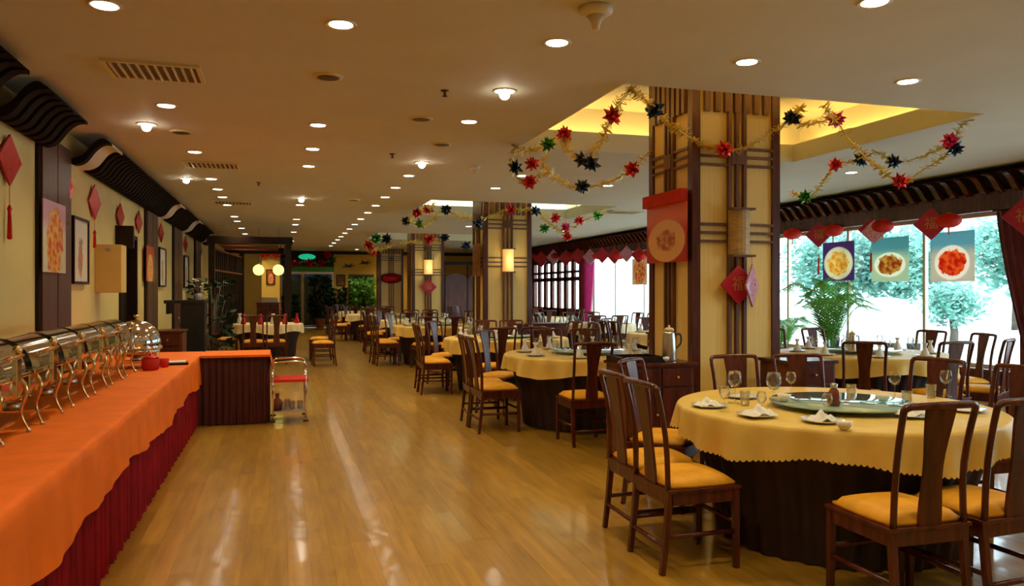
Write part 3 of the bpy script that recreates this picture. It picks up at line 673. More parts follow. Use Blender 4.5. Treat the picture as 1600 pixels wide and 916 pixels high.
# ------------------------------------------------------------------ garlands
def star_mesh(mat, r=.1, seed=1):
    rn = random.Random(seed); b = MB()
    for k in range(16):
        a = k*2.399; z = -1+2*(k+.5)/16; q = math.sqrt(1-z*z); d = Vector((q*cos(a), q*sin(a), z)); d.normalize()
        o = d.orthogonal().normalized(); p = d.cross(o); w = r*.30; L_ = r*rn.uniform(.85, 1.1)
        b.add([(0, 0, 0), d*L_*.5+o*w, d*L_, d*L_*.5-o*w, d*L_*.5+p*w*.7, d*L_*.5-p*w*.7], [(0, 1, 4), (0, 4, 3), (1, 2, 4), (4, 2, 3), (0, 5, 1), (0, 3, 5), (1, 5, 2), (5, 3, 2)])
    return b.mesh('star_bow', M[mat])
STAR = {}
def garland(pts, stars, label, w=.045, sr=.10, dens=90):
    """pts: world points; stars: [(index position 0..1, material)]"""
    path = smooth_path(pts, 8); o0 = path[0]
    t = thing('tinsel_garland', label, 'garland', o0)
    b = MB(); rn = random.Random(len(label))
    b.tube([p-o0 for p in path], .006, 5)
    L_ = [0]
    for a, c in zip(path, path[1:]): L_.append(L_[-1]+(c-a).length)
    def pos(s):
        s *= L_[-1]
        for i in range(len(L_)-1):
            if L_[i+1] >= s: return path[i].lerp(path[i+1], (s-L_[i])/max(1e-6, L_[i+1]-L_[i]))
        return path[-1]
    n = int(L_[-1]*dens)
    for k in range(n):
        p = pos(k/n)-o0; a = k*.55
        d = Vector((cos(a), sin(a)*.6, sin(a*1.3))).normalized()+Vector((rn.uniform(-.5, .5), rn.uniform(-.5, .5), rn.uniform(-.5, .5))); d.normalize()
        q = d.orthogonal().normalized()*.007; e = p+d*w*rn.uniform(.8, 1.7)
        b.add([p-q, p+q, e+q, e-q], [(0, 1, 2, 3)])
        e2 = p-d*w*rn.uniform(.8, 1.7); b.add([p-q, p+q, e2+q, e2-q], [(0, 1, 2, 3)])
    x = b.build('tinsel', M['goldfoil'], t); x['kind'] = 'stuff'
    for s, mt in stars:
        key = (mt, sr)
        if key not in STAR: STAR[key] = star_mesh(mt, sr)
        o = bpy.data.objects.new('star_bow', STAR[key]); COL.objects.link(o); o.parent = t
        o.location = (s if isinstance(s, Vector) else pos(s))-o0; o.rotation_euler = (rn.uniform(0, 3), rn.uniform(0, 3), 0)
def g(px, py, Y): return at_y(px, py, Y)
garland([g(985, 137, 5.66), g(957, 181, 6.1), g(940, 218, 6.5), g(913, 250, 6.9), g(888, 236, 7.2), g(880, 212, 7.5), g(857, 226, 7.8), g(825, 236, 8.1), g(804, 229, 8.4)],
        [(g(957, 181, 6.05), 'redfoil'), (g(882, 209, 7.4), 'redfoil'), (g(857, 225, 7.75), 'greenfoil'), (g(910, 250, 6.9), 'navyfoil'), (g(925, 256, 6.8), 'navyfoil')], 'gold tinsel garland along the left edge of the first coffer')
garland([g(804, 232, 8.4), g(801, 262, 8.35), g(818, 285, 8.3), g(840, 280, 8.25), g(850, 250, 8.2), g(852, 236, 8.2)],
        [(g(806, 262, 8.3), 'navyfoil'), (g(832, 256, 8.2), 'redfoil'), (g(828, 284, 8.2), 'redfoil')], 'gold tinsel loop bunched at the far left corner of the first coffer')
garland([g(850, 262, 8.2), g(875, 283, 8.0), g(910, 293, 7.8), g(950, 285, 7.6), g(988, 264, 7.4), g(1015, 236, 7.3)],
        [(g(910, 292, 7.75), 'navyfoil'), (g(988, 264, 7.35), 'redfoil')], 'low gold garland swag from the coffer corner to the side of the nearest column')
garland([g(985, 140, 5.66), g(1004, 152, 5.8), g(1024, 172, 6.0), g(1050, 196, 6.2), g(1092, 222, 6.36), g(1132, 234, 6.36), g(1170, 228, 6.36), g(1205, 206, 6.36), g(1240, 186, 6.3), g(1252, 166, 6.0)],
        [(g(1022, 172, 5.95), 'navyfoil'), (g(1132, 234, 6.3), 'redfoil'), (g(1237, 184, 6.25), 'navyfoil')], 'gold tinsel garland swagged across the front of the nearest column')
garland([g(1238, 190, 6.3), g(1262, 195, 6.2), g(1285, 190, 6.2), g(1305, 188, 6.2), g(1330, 222, 6.3), g(1352, 245, 6.4), g(1380, 268, 6.5), g(1408, 284, 6.5), g(1445, 264, 6.4), g(1480, 240, 6.2), g(1500, 200, 6.0), g(1515, 187, 5.9)],
        [(g(1306, 187, 6.15), 'magfoil'), (g(1406, 283, 6.45), 'redfoil'), (g(1484, 221, 6.05), 'magfoil'), (g(1491, 233, 6.05), 'navyfoil')], 'gold tinsel garland dipping from column to the right corner of the first coffer')
garland([g(1236, 300, 8.0), g(1262, 308, 7.9), g(1284, 288, 7.8), g(1306, 258, 7.6), g(1345, 250, 7.4), g(1372, 238, 7.2), g(1397, 254, 7.0), g(1440, 245, 6.8), g(1478, 228, 6.3)],
        [(g(1258, 308, 7.85), 'greenfoil'), (g(1305, 258, 7.55), 'redfoil'), (g(1345, 250, 7.35), 'navyfoil'), (g(1397, 253, 6.95), 'navyfoil')], 'gold garland behind, rising from a green bow toward the coffer corner')
garland([g(1288, 165, 5.8), g(1296, 176, 5.9), g(1305, 190, 6.1)], [], 'short gold tinsel strand tying the magenta bow to the coffer edge')
# second coffer
garland([g(678, 318, 14.0), g(668, 328, 14.6), g(652, 333, 15.5), g(640, 345, 16.2), g(656, 352, 16), g(672, 346, 15.2), g(690, 330, 14.5), g(715, 336, 14.2), g(740, 344, 14.1)],
        [(g(669, 327, 14.5), 'redfoil'), (g(652, 333, 15.2), 'redfoil'), (g(635, 346, 16.2), 'navyfoil'), (g(697, 328, 14.2), 'navyfoil'), (g(657, 350, 15.8), 'greenfoil'), (g(747, 349, 14.0), 'navyfoil')], 'gold garland at the left corner of the second coffer', .06, .13, 60)
garland([g(760, 340, 14.1), g(798, 328, 14.1), g(838, 330, 14.1), g(860, 350, 14.6), g(884, 364, 15), g(905, 348, 15), g(930, 338, 14.8), g(945, 330, 14.4)],
        [(g(798, 328, 14.0), 'redfoil'), (g(837, 330, 14.0), 'navyfoil'), (g(851, 357, 14.6), 'greenfoil'), (g(884, 355, 14.9), 'magfoil'), (g(868, 341, 14.6), 'redfoil'), (g(886, 370, 14.9), 'redfoil'), (g(905, 345, 14.8), 'redfoil'), (g(934, 337, 14.6), 'greenfoil')], 'gold garland with many bows right of the second column', .06, .13, 60)
# third coffer and end wall
garland([g(590, 372, 22.2), g(580, 380, 23), g(574, 392, 24), g(600, 388, 23), g(640, 378, 22.3), g(672, 376, 22.3), g(697, 370, 22.3)],
        [(g(588, 373, 22.2), 'greenfoil'), (g(604, 373, 22.2), 'navyfoil'), (g(577, 383, 23), 'redfoil'), (g(583, 394, 23.8), 'redfoil'), (g(671, 374, 22.2), 'redfoil'), (g(695, 370, 22.2), 'navyfoil'), (g(728, 384, 22.2), 'navyfoil')], 'gold garland with red bows at the third coffer', .08, .19, 40)
garland([g(445, 405, YE-.4), g(460, 412, YE-.4), g(480, 408, YE-.4), g(500, 412, YE-.4), g(520, 404, YE-.4), g(532, 400, YE-.4)],
        [(g(459, 412, YE-.4), 'redfoil'), (g(484, 411, YE-.4), 'redfoil'), (g(502, 411, YE-.4), 'redfoil'), (g(519, 406, YE-.4), 'greenfoil'), (g(512, 398, YE-.4), 'redfoil')], 'garland with red bows above the glass entrance', .08, .22, 30)

# ------------------------------------------------------------------ chairs
def make_chair():
    t = thing('dining_chair', 'dark red wooden dining chair', 'chair')
    w, d, zs = .195, .195, .43
    for sx in (-1, 1):
        MB().tube([(sx*w*1.05, d, zs-.005), (sx*w*1.06, d+.005, 0)], [.024, .019], 4, phase=pi/4, smooth=False).build('leg', M['wood'], t)
        MB().tube([(sx*w, -d, zs-.005), (sx*w, -d-.02, .2), (sx*w, -d-.045, 0)], [.023, .021, .019], 4, phase=pi/4, smooth=False).build('leg', M['wood'], t)
    MB().box(-w-.02, w+.02, -d-.018, -d+.012, zs-.065, zs).box(-w-.025, w+.025, d-.012, d+.018, zs-.065, zs).box(-w-.02, -w+.008, -d, d, zs-.065, zs).box(w-.008, w+.02, -d, d, zs-.065, zs).box(-w-.03, w+.03, -d-.025, d+.028, zs, zs+.018).build('seat_frame', M['wood'], t, bevel=.003)
    for a in (((-w, -d-.025, .20), (-w*1.05, d, .20)), ((w, -d-.025, .20), (w*1.05, d, .20)), ((-w, -d-.03, .15), (w, -d-.03, .15)), ((-w, d, .25), (w, d, .25))):
        MB().tube(a, .013, 6).build('stretcher', M['wood'], t)
    # cushion: rounded rectangle, puffed
    vs, fs, n = [], [], 10; H = .066
    for i in range(n+1):
        for j in range(n+1):
            x = -1+2*i/n; y = -1+2*j/n; e = max(abs(x), abs(y)); k = (1-e**6)
            rr = (1-.06*(x*x*y*y)); puff = .65+.35*(1-x*x)*(1-y*y)
            vs.append((x*(w+.015)*rr, y*(d+.012)*rr+.005, zs+.018+(H*puff if e < .999 else .018)))
    for i in range(n):
        for j in range(n): k = i*(n+1)+j; fs.append((k, k+1, k+n+2, k+n+1))
    rim = [i*(n+1) for i in range(n+1)]+[n*(n+1)+j for j in range(1, n+1)]+[i*(n+1)+n for i in range(n-1, -1, -1)]+[j for j in range(n-1, 0, -1)]
    b0 = len(vs)
    for k in rim: vs.append((vs[k][0]*.985, vs[k][1]*.985, zs+.0185))
    for i in range(len(rim)): j = (i+1) % len(rim); fs.append((rim[i], rim[j], b0+j, b0+i))
    fs.append(tuple(b0+i for i in range(len(rim))))
    MB().add(vs, fs, True).build('cushion', M['cush'], t)
    # back: two bent stiles joined by a rounded crest rail
    def yb(z): s = (z-zs)/(1.02-zs); return -d-.01-.075*s+.028*sin(pi*min(1, s*1.0))*(1 if s < 1 else 0)
    zz = [zs+.01, .52, .62, .72, .82, .90, .955]
    L_ = [(-w*(1-.05*sin(pi*(z-zs)/.55)), yb(z), z) for z in zz]
    top = [(-w+.002, yb(.975), .978), (-w+.012, yb(.99)-.002, .990), (-w+.032, yb(.995)-.004, .995), (0, yb(.995)-.014, .997)]
    Rr = [(-x, y, z) for x, y, z in (L_+top[:-1])][::-1]
    MB().tube(L_+top+Rr, [.0155]*len(L_)+[.0165, .0175, .017, .019, .017, .0175, .0165]+[.0155]*len(L_), 8, sx=.95).build('back_frame', M['wood'], t)
    vs, fs = [], []; n = 10
    for i in range(n+1):
        s = i/n; z = zs+.015+s*.55; hw = .052+.018*s+.010*cos(2*pi*s); bow = -.02*sin(pi*s)*.6
        for x, o in ((-hw, .007), (hw, .007), (hw, -.007), (-hw, -.007)): vs.append((x, yb(min(z, 1.01))+o+bow-.004*s, z))
    for i in range(n):
        for k in range(4): fs.append((i*4+k, i*4+(k+1) % 4, i*4+4+(k+1) % 4, i*4+4+k))
    fs += [(0, 1, 2, 3), tuple(n*4+k for k in range(4))]
    MB().add(vs, fs).build('splat', M['wood'], t)
    return t
proto = make_chair(); used = [False]
def chair(x, y, rz, label, group):
    """(x, y) = middle of the seat; rz = direction the seat faces, 0 = +Y"""
    label = label[0].upper()*0+label
    if not used[0]:
        used[0] = True; KIDS[proto.name] = [(c, []) for c in proto.children]
        proto.location = (x, y, 0); proto.rotation_euler.z = rz; tag(proto, label, None, group); return proto
    return dup(proto, (x, y, 0), rz, label, group)
GC = 'dark wooden dining chairs'

# ------------------------------------------------------------------ round tables
def cloth_mesh(Rt, ztop, drop, n, m, folds=26, seed=0, scal=.012):
    rn = random.Random(seed); ph = [rn.uniform(0, 6.3) for _ in range(4)]
    prof = [(.001, 0), (Rt*.5, 0), (Rt*.9, 0), (Rt-.018, -.001), (Rt-.004, -.008), (Rt+.002, -.025), (Rt+.004, -.06), (Rt+.006, -.10), (Rt+.010, -drop+.01), (Rt+.012, -drop)]
    vs, fs = [], []
    for i, (r, z) in enumerate(prof):
        for k in range(n):
            a = 2*pi*k/n; s = max(0, -z/drop)
            f = (.5*sin(folds*a+ph[0])+.3*sin((folds*.5+1)//1*a+ph[1])+.25*sin(7*a+ph[2]))*.042*s
            z2 = z
            if i == len(prof)-1: z2 -= scal*abs(sin(k*pi/4)) if scal else 0
            if i > 5: z2 -= .03*s*sin(5*a+ph[3])
            rr = r+f; vs.append((rr*cos(a), rr*sin(a), z2))
    for i in range(len(prof)-1):
        for k in range(n): fs.append((i*n+k, i*n+(k+1) % n, (i+1)*n+(k+1) % n, (i+1)*n+k))
    fs.append(tuple(range(n)))
    return MB().add(vs, fs, True).mesh('tablecloth', m)
def skirt_mesh(Rt, z1, n=240):
    def fn(r, z, a): return (r+.018*sin(38*a)*(1-z/z1*.7)+.01*sin(11*a+1), z)
    return MB().shell([(Rt-.06, z1-.02), (Rt-.12, z1-.2), (Rt-.20, .35), (Rt-.25, .006)], n, None, fn).mesh('skirt', M['skirt'])
ZT = .79
big = (cloth_mesh(.95, 0, .185, 800, M['cloth'], 22, 3), skirt_mesh(.95, ZT))
small = [(cloth_mesh(.95, 0, .185, 260, M['cloth'], 22, s, .0), big[1]) for s in (5, 9)]
pal = [(cloth_mesh(.95, 0, .185, 260, M['pale'], 22, s, .0), big[1]) for s in (6, 11)]
topm = MB().lathe([(.90, -.03), (.90, -.003)], 48).mesh('tabletop', M['wood2'])
plm = MB().lathe([(.02, 0), (.07, .002), (.105, .014), (.11, .018), (.07, .008), (.001, .006)], 28).mesh('plate', M['white'])
napm = MB().lathe([(.045, 0), (.05, .005), (.035, .05), (.012, .10), (.03, .14), (.001, .11)], 10).mesh('folded_napkin', M['napkin'])
bowlm = MB().shell([(.001, .0), (.018, .002), (.035, .02), (.042, .045), (.040, .045), (.033, .022), (.001, .006)], 18).mesh('bowl', M['white'])
gob_b = MB().shell([(.001, .085), (.02, .09), (.036, .115), (.038, .14), (.030, .175), (.0285, .175), (.036, .14), (.034, .117), (.001, .088)], 20).mesh('glass_bowl', M['glass'])
gob_s = MB().shell([(.036, .0), (.036, .003), (.006, .008), (.004, .04), (.005, .085)], 16).mesh('glass_stem', M['glass'])
tumm = MB().shell([(.001, .0), (.026, .0), (.032, .09), (.030, .09), (.0245, .008), (.001, .008)], 18).mesh('tumbler', M['glass'])
def inst(name, me, loc, label, cat, group=None, rz=0):
    o = bpy.data.objects.new(name, me); COL.objects.link(o); o.location = loc; o.rotation_euler.z = rz; return tag(o, label, cat, group)
def goblet(loc, label, group=None, s=1):
    t = thing('wine_glass', label, 'glass', loc, 0, group); t.scale = (s, s, s)
    for nm, me in (('glass_bowl', gob_b), ('glass_stem', gob_s)):
        o = bpy.data.objects.new(nm, me); COL.objects.link(o); o.parent = t
susan_disc = MB().lathe([(.001, .03), (.415, .03), (.42, .033), (.42, .039), (.415, .042), (.001, .042)], 64).mesh('glass_disc', M['susan'])
susan_base = MB().lathe([(.12, .001), (.12, .012), (.05, .016), (.05, .0295)], 24).mesh('turntable_base', M['steel'])
SIDES = {'W': ('aisle side', (-1, 0)), 'S': ('near side', (0, -1)), 'N': ('far side', (0, 1)), 'E': ('window side', (1, 0))}
def round_table(x, y, name, meshes, chairs, settings=True, susan=True, sc=1):
    t = thing('round_table', 'round table with dark brown skirt, the %s' % name, 'table', (x, y, 0))
    for nm, me, z in (('tabletop', topm, ZT-.004), ('skirt', meshes[1], 0)):
        o = bpy.data.objects.new(nm, me); COL.objects.link(o); o.parent = t; o.location.z = z
    t.scale = (sc, sc, 1)
    tc_ = inst('tablecloth', meshes[0], (x, y, ZT), 'yellow cloth covering the %s' % name, 'tablecloth', None, random.uniform(0, 6)); tc_.scale = (sc, sc, 1)
    if susan:
        l = thing('lazy_susan', 'round glass lazy susan on the %s' % name, 'turntable', (x-(.02 if y < 5 else 0), y-(.10 if y < 5 else 0), ZT))
        for nm, me in (('glass_disc', susan_disc), ('turntable_base', susan_base)):
            o = bpy.data.objects.new(nm, me); COL.objects.link(o); o.parent = l
    for (side, k, cx, cy, rz) in chairs:
        chair(x+cx*(sc if side != 'E' else 1), y+cy, rz, 'dark chair with yellow cushion, %s on %s of %s' % (k, SIDES[side][0], name), GC)
    if settings:
        n = 8
        for k in range(n):
            a = 2*pi*k/n+.3; px, py = x+.72*cos(a), y+.72*sin(a)
            w = ['window side', 'far window corner', 'far side', 'far aisle corner', 'aisle side', 'near aisle corner', 'near side', 'near window corner'][k]
            inst('plate', plm, (px, py, ZT+.001), 'white plate at the %s of the %s' % (w, name), 'plate', None)
            inst('folded_napkin', napm, (px, py, ZT+.008), 'folded napkin standing at the %s of the %s' % (w, name), 'napkin', None, a)
            goblet((x+.56*cos(a+.22), y+.56*sin(a+.22), ZT+.001), 'wine glass at the %s of the %s' % (w, name), None, 1)
# pattern of chairs (offsets measured at the near table)
PAT = [('W', 'nearer of two', -1.13, -.17, R(-90)), ('W', 'farther of two', -1.12, .26, R(-91)), ('S', 'left of two', -.48, -1.05, R(3)), ('S', 'right of two', .02, -1.06, R(9)),
       ('N', 'left of two', -.03, 1.03, R(178)), ('N', 'right of two', .42, .96, R(168)), ('E', 'nearer of two', 1.12, -.10, R(88)), ('E', 'farther of two', 1.05, .36, R(105)), ('W', 'at far corner', -.72, .92, R(-140))]
def jig(p, s=.03): return [(a, b, c+random.uniform(-s, s), d+random.uniform(-s, s), e+random.uniform(-.07, .07)) for a, b, c, d, e in p]
AX, AY = 3.30, 4.07
PAT0 = [('W', 'nearer of two', -1.13, -.17, R(-90)), ('W', 'farther of two', -1.09, .29, R(-91)), ('S', 'left of two', -.50, -1.05, R(-1)), ('S', 'right of two', -.02, -1.05, R(4)),
       ('N', 'left of two', .05, .93, R(178)), ('N', 'right of two', .52, .86, R(168)), ('E', 'nearer of two', 1.12, -.10, R(88)), ('E', 'farther of two', 1.05, .42, R(105)), ('W', 'at far corner', -.68, .90, R(-140))]
round_table(AX, AY, 'first aisle table', big, PAT0, False)
round_table(3.36, 8.28, 'second aisle table', small[0], jig([p for p in PAT if p[1] not in ('right of two',) or p[0] == 'N']))
round_table(3.32, 11.45, 'third aisle table', small[1], jig(PAT))
round_table(3.18, 16.0, 'fourth aisle table', small[0], jig([p for p in PAT if p[0] != 'N']))
round_table(3.3, 19.1, 'fifth aisle table', pal[0], jig(PAT))
round_table(2.88, 24.2, 'sixth aisle table', pal[1], jig([p for p in PAT if p[0] in 'WSN']), False)
round_table(2.9, 27.6, 'farthest aisle table', pal[0], jig([p for p in PAT if p[0] in 'WS']), False)
round_table(6.45, 7.45, 'first window table', small[1], [('S', 'left of three', -.82, -.95, R(-38)), ('S', 'middle of three', -.1, -1.14, R(-3)), ('S', 'right of three', .62, -1.0, R(28)), ('E', 'nearer of two', 1.13, -.3, R(80)), ('E', 'farther of two', 1.12, .35, R(100)), ('N', 'left of two', -.3, 1.1, R(175)), ('N', 'right of two', .4, 1.08, R(190))])
round_table(6.7, 3.15, 'cut off right table', small[0], [('N', 'right of two', -.12, 1.12, R(182)), ('N', 'left of two', -.62, .98, R(205)), ('W', 'nearer of two', -1.12, .1, R(-90))], False, False)
round_table(6.6, 11.9, 'second window table', pal[0], jig(PAT))
round_table(6.6, 15.9, 'third window table', pal[1], jig(PAT), True, False)
round_table(6.6, 20.2, 'fourth window table', pal[0], jig(PAT), False, False)
round_table(6.6, 24.4, 'farthest window table', pal[1], jig([p for p in PAT if p[0] in 'WS']), False, False)
round_table(-.25, 17.9, 'table before the pavilion', pal[1], [('S', 'left of two', -.35, -1.1, R(0)), ('S', 'right of two', .2, -1.12, R(6)), ('E', 'nearer of two', 1.08, -1.80, R(93)), ('E', 'farther of two', 1.08, -.45, R(85)), ('W', 'nearer of two', -1.1, 0, R(-90))], False, False, sc=.78)

# settings on the nearest table
def on(px, py, z=ZT+.001): p = at_z(px, py, z); return p
for px, py, lb in ((1108, 636, 'white plate at the left end of the nearest table'), (1182, 651, 'white plate with a crumpled napkin, left front of the nearest table'), (1284, 660, 'white plate at the middle front of the nearest table'), (1430, 652, 'white plate seen through the foreground chair back'), (1160, 622, 'white plate at the far left of the nearest table'), (1510, 643, 'white plate at the right end of the nearest table')):
    inst('plate', plm, on(px, py), lb, 'plate')
for px, py, s, lb in ((1148, 630, 1.15, 'tall wine glass, leftmost on the nearest table'), (1209, 636, 1.2, 'wine glass just left of the glass turntable'), (1132, 643, .85, 'short stemmed glass beside the left plate'), (1292, 655, .8, 'small stemmed glass before the amber bottle'), (1236, 618, .9, 'stemmed glass at the far edge of the nearest table, before the sideboard'), (1398, 622, 1., 'stemmed glass at the far edge left of the foreground chair back'), (1478, 620, 1., 'wine glass behind the top rail of the foreground chair'), (1190, 648, .75, 'small stemmed glass on the crumpled napkin plate')):
    goblet(on(px, py), lb, None, s)
for px, py, lb in ((1330, 622, 'small tumbler right of the amber bottle'), (1164, 634, 'small tumbler among glasses at the left of the nearest table'), (1417, 634, 'tumbler at the right of the glass turntable'), (1455, 622, 'tumbler behind the foreground chair back')):
    inst('tumbler', tumm, on(px, py), lb, 'glass')
t = thing('sauce_bottle', 'amber sauce bottle with steel cap on the glass turntable', 'bottle', at_z(1303, 634, ZT+.043))
MB().lathe([(.03, 0), (.036, .01), (.036, .07), (.018, .10)], 18).build('bottle_body', M['bottle'], t); MB().lathe([(.019, .1005), (.021, .125), (.012, .13)], 16).build('bottle_cap', M['steel'], t)
inst('tea_cup', bowlm, at_z(1319, 672, ZT+.001), 'tiny white cup at the front edge of the nearest table', 'cup')
for px, py, lb in ((1225, 628, 'white bowl on the left side of the glass turntable'), (1380, 628, 'white bowl on the right side of the glass turntable')):
    inst('sauce_bowl', bowlm, at_z(px, py, ZT+.043), lb, 'bowl')
def crumple(c, s, label):
    b = MB(); rn = random.Random(int(c.x*100)); n = 12; vs, fs = [], []
    for i in range(n+1):
        for j in range(n+1): x, y = i/n-.5, j/n-.5; vs.append((x*s*1.5, y*s, max(.0, .035*(1-4*x*x)*(1-4*y*y)+.02*sin(9*x+2)*cos(11*y)*(1-4*x*x)+rn.uniform(0, .006))))
    for i in range(n):
        for j in range(n): k = i*(n+1)+j; fs.append((k, k+1, k+n+2, k+n+1))
    tag(b.add(vs, fs, True).build('cloth_napkin', M['napkin'], None, c), label, 'napkin')
crumple(at_z(1186, 648, ZT+.02), .12, 'crumpled white napkin on the left front plate'); crumple(at_z(1284, 657, ZT+.012), .10, 'folded napkin lying on the middle front plate'); crumple(at_z(1428, 648, ZT+.02), .13, 'pale napkin on the plate behind the foreground chair'); crumple(at_z(1105, 634, ZT+.012), .1, 'flat napkin on the leftmost plate')

# ------------------------------------------------------------------ sideboards
def sideboard(x0, x1, y0, y1, h, label, nd=2):
    t = thing('sideboard', label, 'sideboard', ((x0+x1)/2, (y0+y1)/2, 0)); w, d = x1-x0, y1-y0
    MB().box(-w/2+.02, w/2-.02, -d/2+.02, d/2-.02, .06, h-.03).build('body', M['wood2'], t)
    MB().box(-w/2, w/2, -d/2-.01, d/2, h-.0299, h).build('top', M['wood'], t, bevel=.006)
    for sx in (-1, 1):
        for sy in (-1, 1): MB().box(sx*(w/2-.05)-.025, sx*(w/2-.05)+.025, sy*(d/2-.05)-.025, sy*(d/2-.05)+.025, 0, .0599).build('leg', M['wood'], t)
    dw = (w-.08)/nd
    for k in range(nd):
        a = -w/2+.04+k*dw
        dr = MB().box(a+.008, a+dw-.008, -d/2-.002, -d/2+.0199, h-.20, h-.05).build('drawer', M['wood'], t, bevel=.004)
        MB().ball((a+dw/2, -d/2-.015, h-.125), .013, 10, 6).build('knob', M['brass'], dr)
        do = MB().box(a+.008, a+dw-.008, -d/2-.002, -d/2+.0199, .09, h-.22).build('door', M['wood'], t, bevel=.004)
        MB().ball((a+dw-.05, -d/2-.015, h*.5), .012, 10, 6).build('knob', M['brass'], do)
    return t
sideboard(2.80, 3.48, 6.03, 6.5, .88, 'dark red sideboard at the side of the nearest column with a steel jug on top')
sideboard(4.30, 4.80, 5.85, 6.35, .88, 'reddish sideboard in front of the nearest column behind the table', 1)
sideboard(5.0, 6.1, 9.6, 10.1, .92, 'brown sideboard between the window tables, beyond the nearest column')
sideboard(4.0, 5.0, 13.2, 13.7, .92, 'brown sideboard before the second column')
def jug(loc, s, label):
    t = thing('steel_jug', label, 'jug', loc); t.scale = (s, s, s)
    MB().lathe([(.055, 0), (.058, .01), (.052, .16), (.045, .22), (.040, .24)], 28).build('jug_body', M['steel'], t)
    MB().lathe([(.042, .2405), (.036, .262), (.008, .272), (.010, .285), (.001, .29)], 20).build('lid', M['plastic'], t)
    MB().tube(smooth_path([(.048, 0, .21), (.10, 0, .21), (.105, 0, .14), (.052, 0, .09)], 6), .008, 8).build('handle', M['rubber'], t)
jug((3.31, 6.22, .881), 1.1, 'tall steel jug with cream lid on the sideboard beside the column')
c = at_z(1012, 551, .881)
inst('small_pot', bowlm, (3.215, 6.12, .881), 'small white bowl left of the steel jug on the sideboard', 'bowl')
t = thing('serving_tray', 'dark serving tray with a steel rim on the sideboard', 'tray', (3.0, 6.26, .881))
MB().box(-.19, .19, -.15, .15, 0, .012).build('tray_base', M['dark'], t); MB().box(-.2, .2, -.165, -.1501, 0, .05).box(-.2, .2, .1501, .165, 0, .05).box(-.205, -.1901, -.165, .165, 0, .05).box(.1901, .205, -.165, .165, 0, .05).build('tray_rim', M['dark'], t)
jug((5.3, 9.8, .921), 1.1, 'steel jug on the far brown sideboard, left one'); jug((5.75, 9.85, .921), 1.1, 'steel jug on the far brown sideboard, right one')
jug((6.05, 7.15, ZT+.043), .8, 'steel jug standing on the window table turntable')

# ------------------------------------------------------------------ buffet
BX0, BX1, BY0, BY1, BZ = -1.98, -.86, 1.2, 9.95, .78
def pleat_skirt(path, z0, z1, amp=.022, pitch=.055):
    """pleated cloth wall along an open polyline (outward offset to the right of travel)"""
    vs, fs = [], []; cols = []; s = 0
    for (a, b) in zip(path, path[1:]):
        a, b = Vector(a), Vector(b); L_ = (b-a).length; d = (b-a)/L_; nr = Vector((d.y, -d.x)); n = int(L_/pitch*6)
        for i in range(n+1):
            q = a+d*L_*i/n; w = sin(2*pi*(s+L_*i/n)/pitch)+.4*sin(2*pi*(s+L_*i/n)/(pitch*3.7)); cols.append((q, nr, w))
        s += L_
    zs_ = [z1, z1-.12, (z0+z1)/2, z0]
    for k, z in enumerate(zs_):
        for q, nr, w in cols: p = q+nr*(w*amp*(.5+.5*k/3)); vs.append((p.x, p.y, z))
    n = len(cols)
    for k in range(3):
        for i in range(n-1): fs.append((k*n+i, k*n+i+1, (k+1)*n+i+1, (k+1)*n+i))
    return MB().add(vs, fs, True)
t = thing('buffet_table', 'long buffet table with red pleated skirt along the cream wall', 'table', (0, 0, 0))
MB().box(BX0+.03, BX1-.04, BY0+.03, BY1-.03, BZ-.04, BZ-.004).build('tabletop', M['wood2'], t)
pleat_skirt([(BX1-.035, BY0+.02), (BX1-.035, 9.22)], .01, BZ-.01).build('skirt', M['redskirt'], t)
# orange cloth: top with crease relief, waved front drop
def buffet_cloth():
    vs, fs = [], []; ny = 320; xs = [BX0, BX0+.3, BX0+.6, BX0+.9, BX1-.03, BX1-.006]
    ddz = [-.012, -.05, -.11, -.18, -.25, -.305]
    for i in range(ny+1):
        y = BY0+(BY1-BY0)*i/ny; fy = .5*sin(y*9.5)+.35*sin(y*17+1)+.2*sin(y*31+2)
        for x in xs: vs.append((x, y, BZ+(.0015*sin(y*7.1)*sin(x*9))+(0 if x < BX1-.02 else -.002)))
        for k, z in enumerate(ddz):
            s = (k+1)/6; zz = z-(.03*s*sin(y*2.1+.6)+.015*s*sin(y*6)); vs.append((BX1+.004+.004*k+.016*s*fy, y, BZ+zz))
    n = len(xs)+6
    for i in range(ny):
        for k in range(n-1): a = i*n+k; fs.append((a, a+1, a+n+1, a+n))
    return MB().add(vs, fs, True)
o = buffet_cloth().build('tablecloth', M['orange']); tag(o, 'long orange cloth over the buffet table, hanging down its front', 'tablecloth')
# return table
t = thing('buffet_end_table', 'short table with dark red skirt closing the end of the buffet', 'table', (0, 0, 0))
MB().box(BX1+.03, -.16, 9.3, 9.9, BZ-.04, BZ-.006).build('tabletop', M['wood2'], t)
pleat_skirt([(BX1-.03, 9.24), (-.13, 9.24), (-.13, 9.94), (BX1+.02, 9.94)], .01, BZ-.008, .014, .07).build('skirt', M['darkred'], t)
vs = []; 
prof = [(0, -.0), (.012, -.004), (.02, -.03), (.022, -.055)]
cl = MB().box(BX1+.012, -.115, 9.215, 9.955, BZ-.0055, BZ+.003)
cl.box(BX1+.012, -.115, 9.207, 9.2149, BZ-.022, BZ+.003)
dp = []
for i in range(13):
    y = 9.215+.74*i/12; h = .13+.09*abs(sin(i*1.3)); dp.append((y, h))
for (ya, ha), (yb_, hb) in zip(dp, dp[1:]): cl.add([(-.115, ya, BZ+.003), (-.115, yb_, BZ+.003), (-.085, yb_, BZ-hb), (-.085, ya, BZ-ha)], [(0, 1, 2, 3)])
o = cl.build('tablecloth', M['orange']); tag(o, 'orange cloth on the short end table, thin edge with a drape at the aisle side', 'tablecloth')

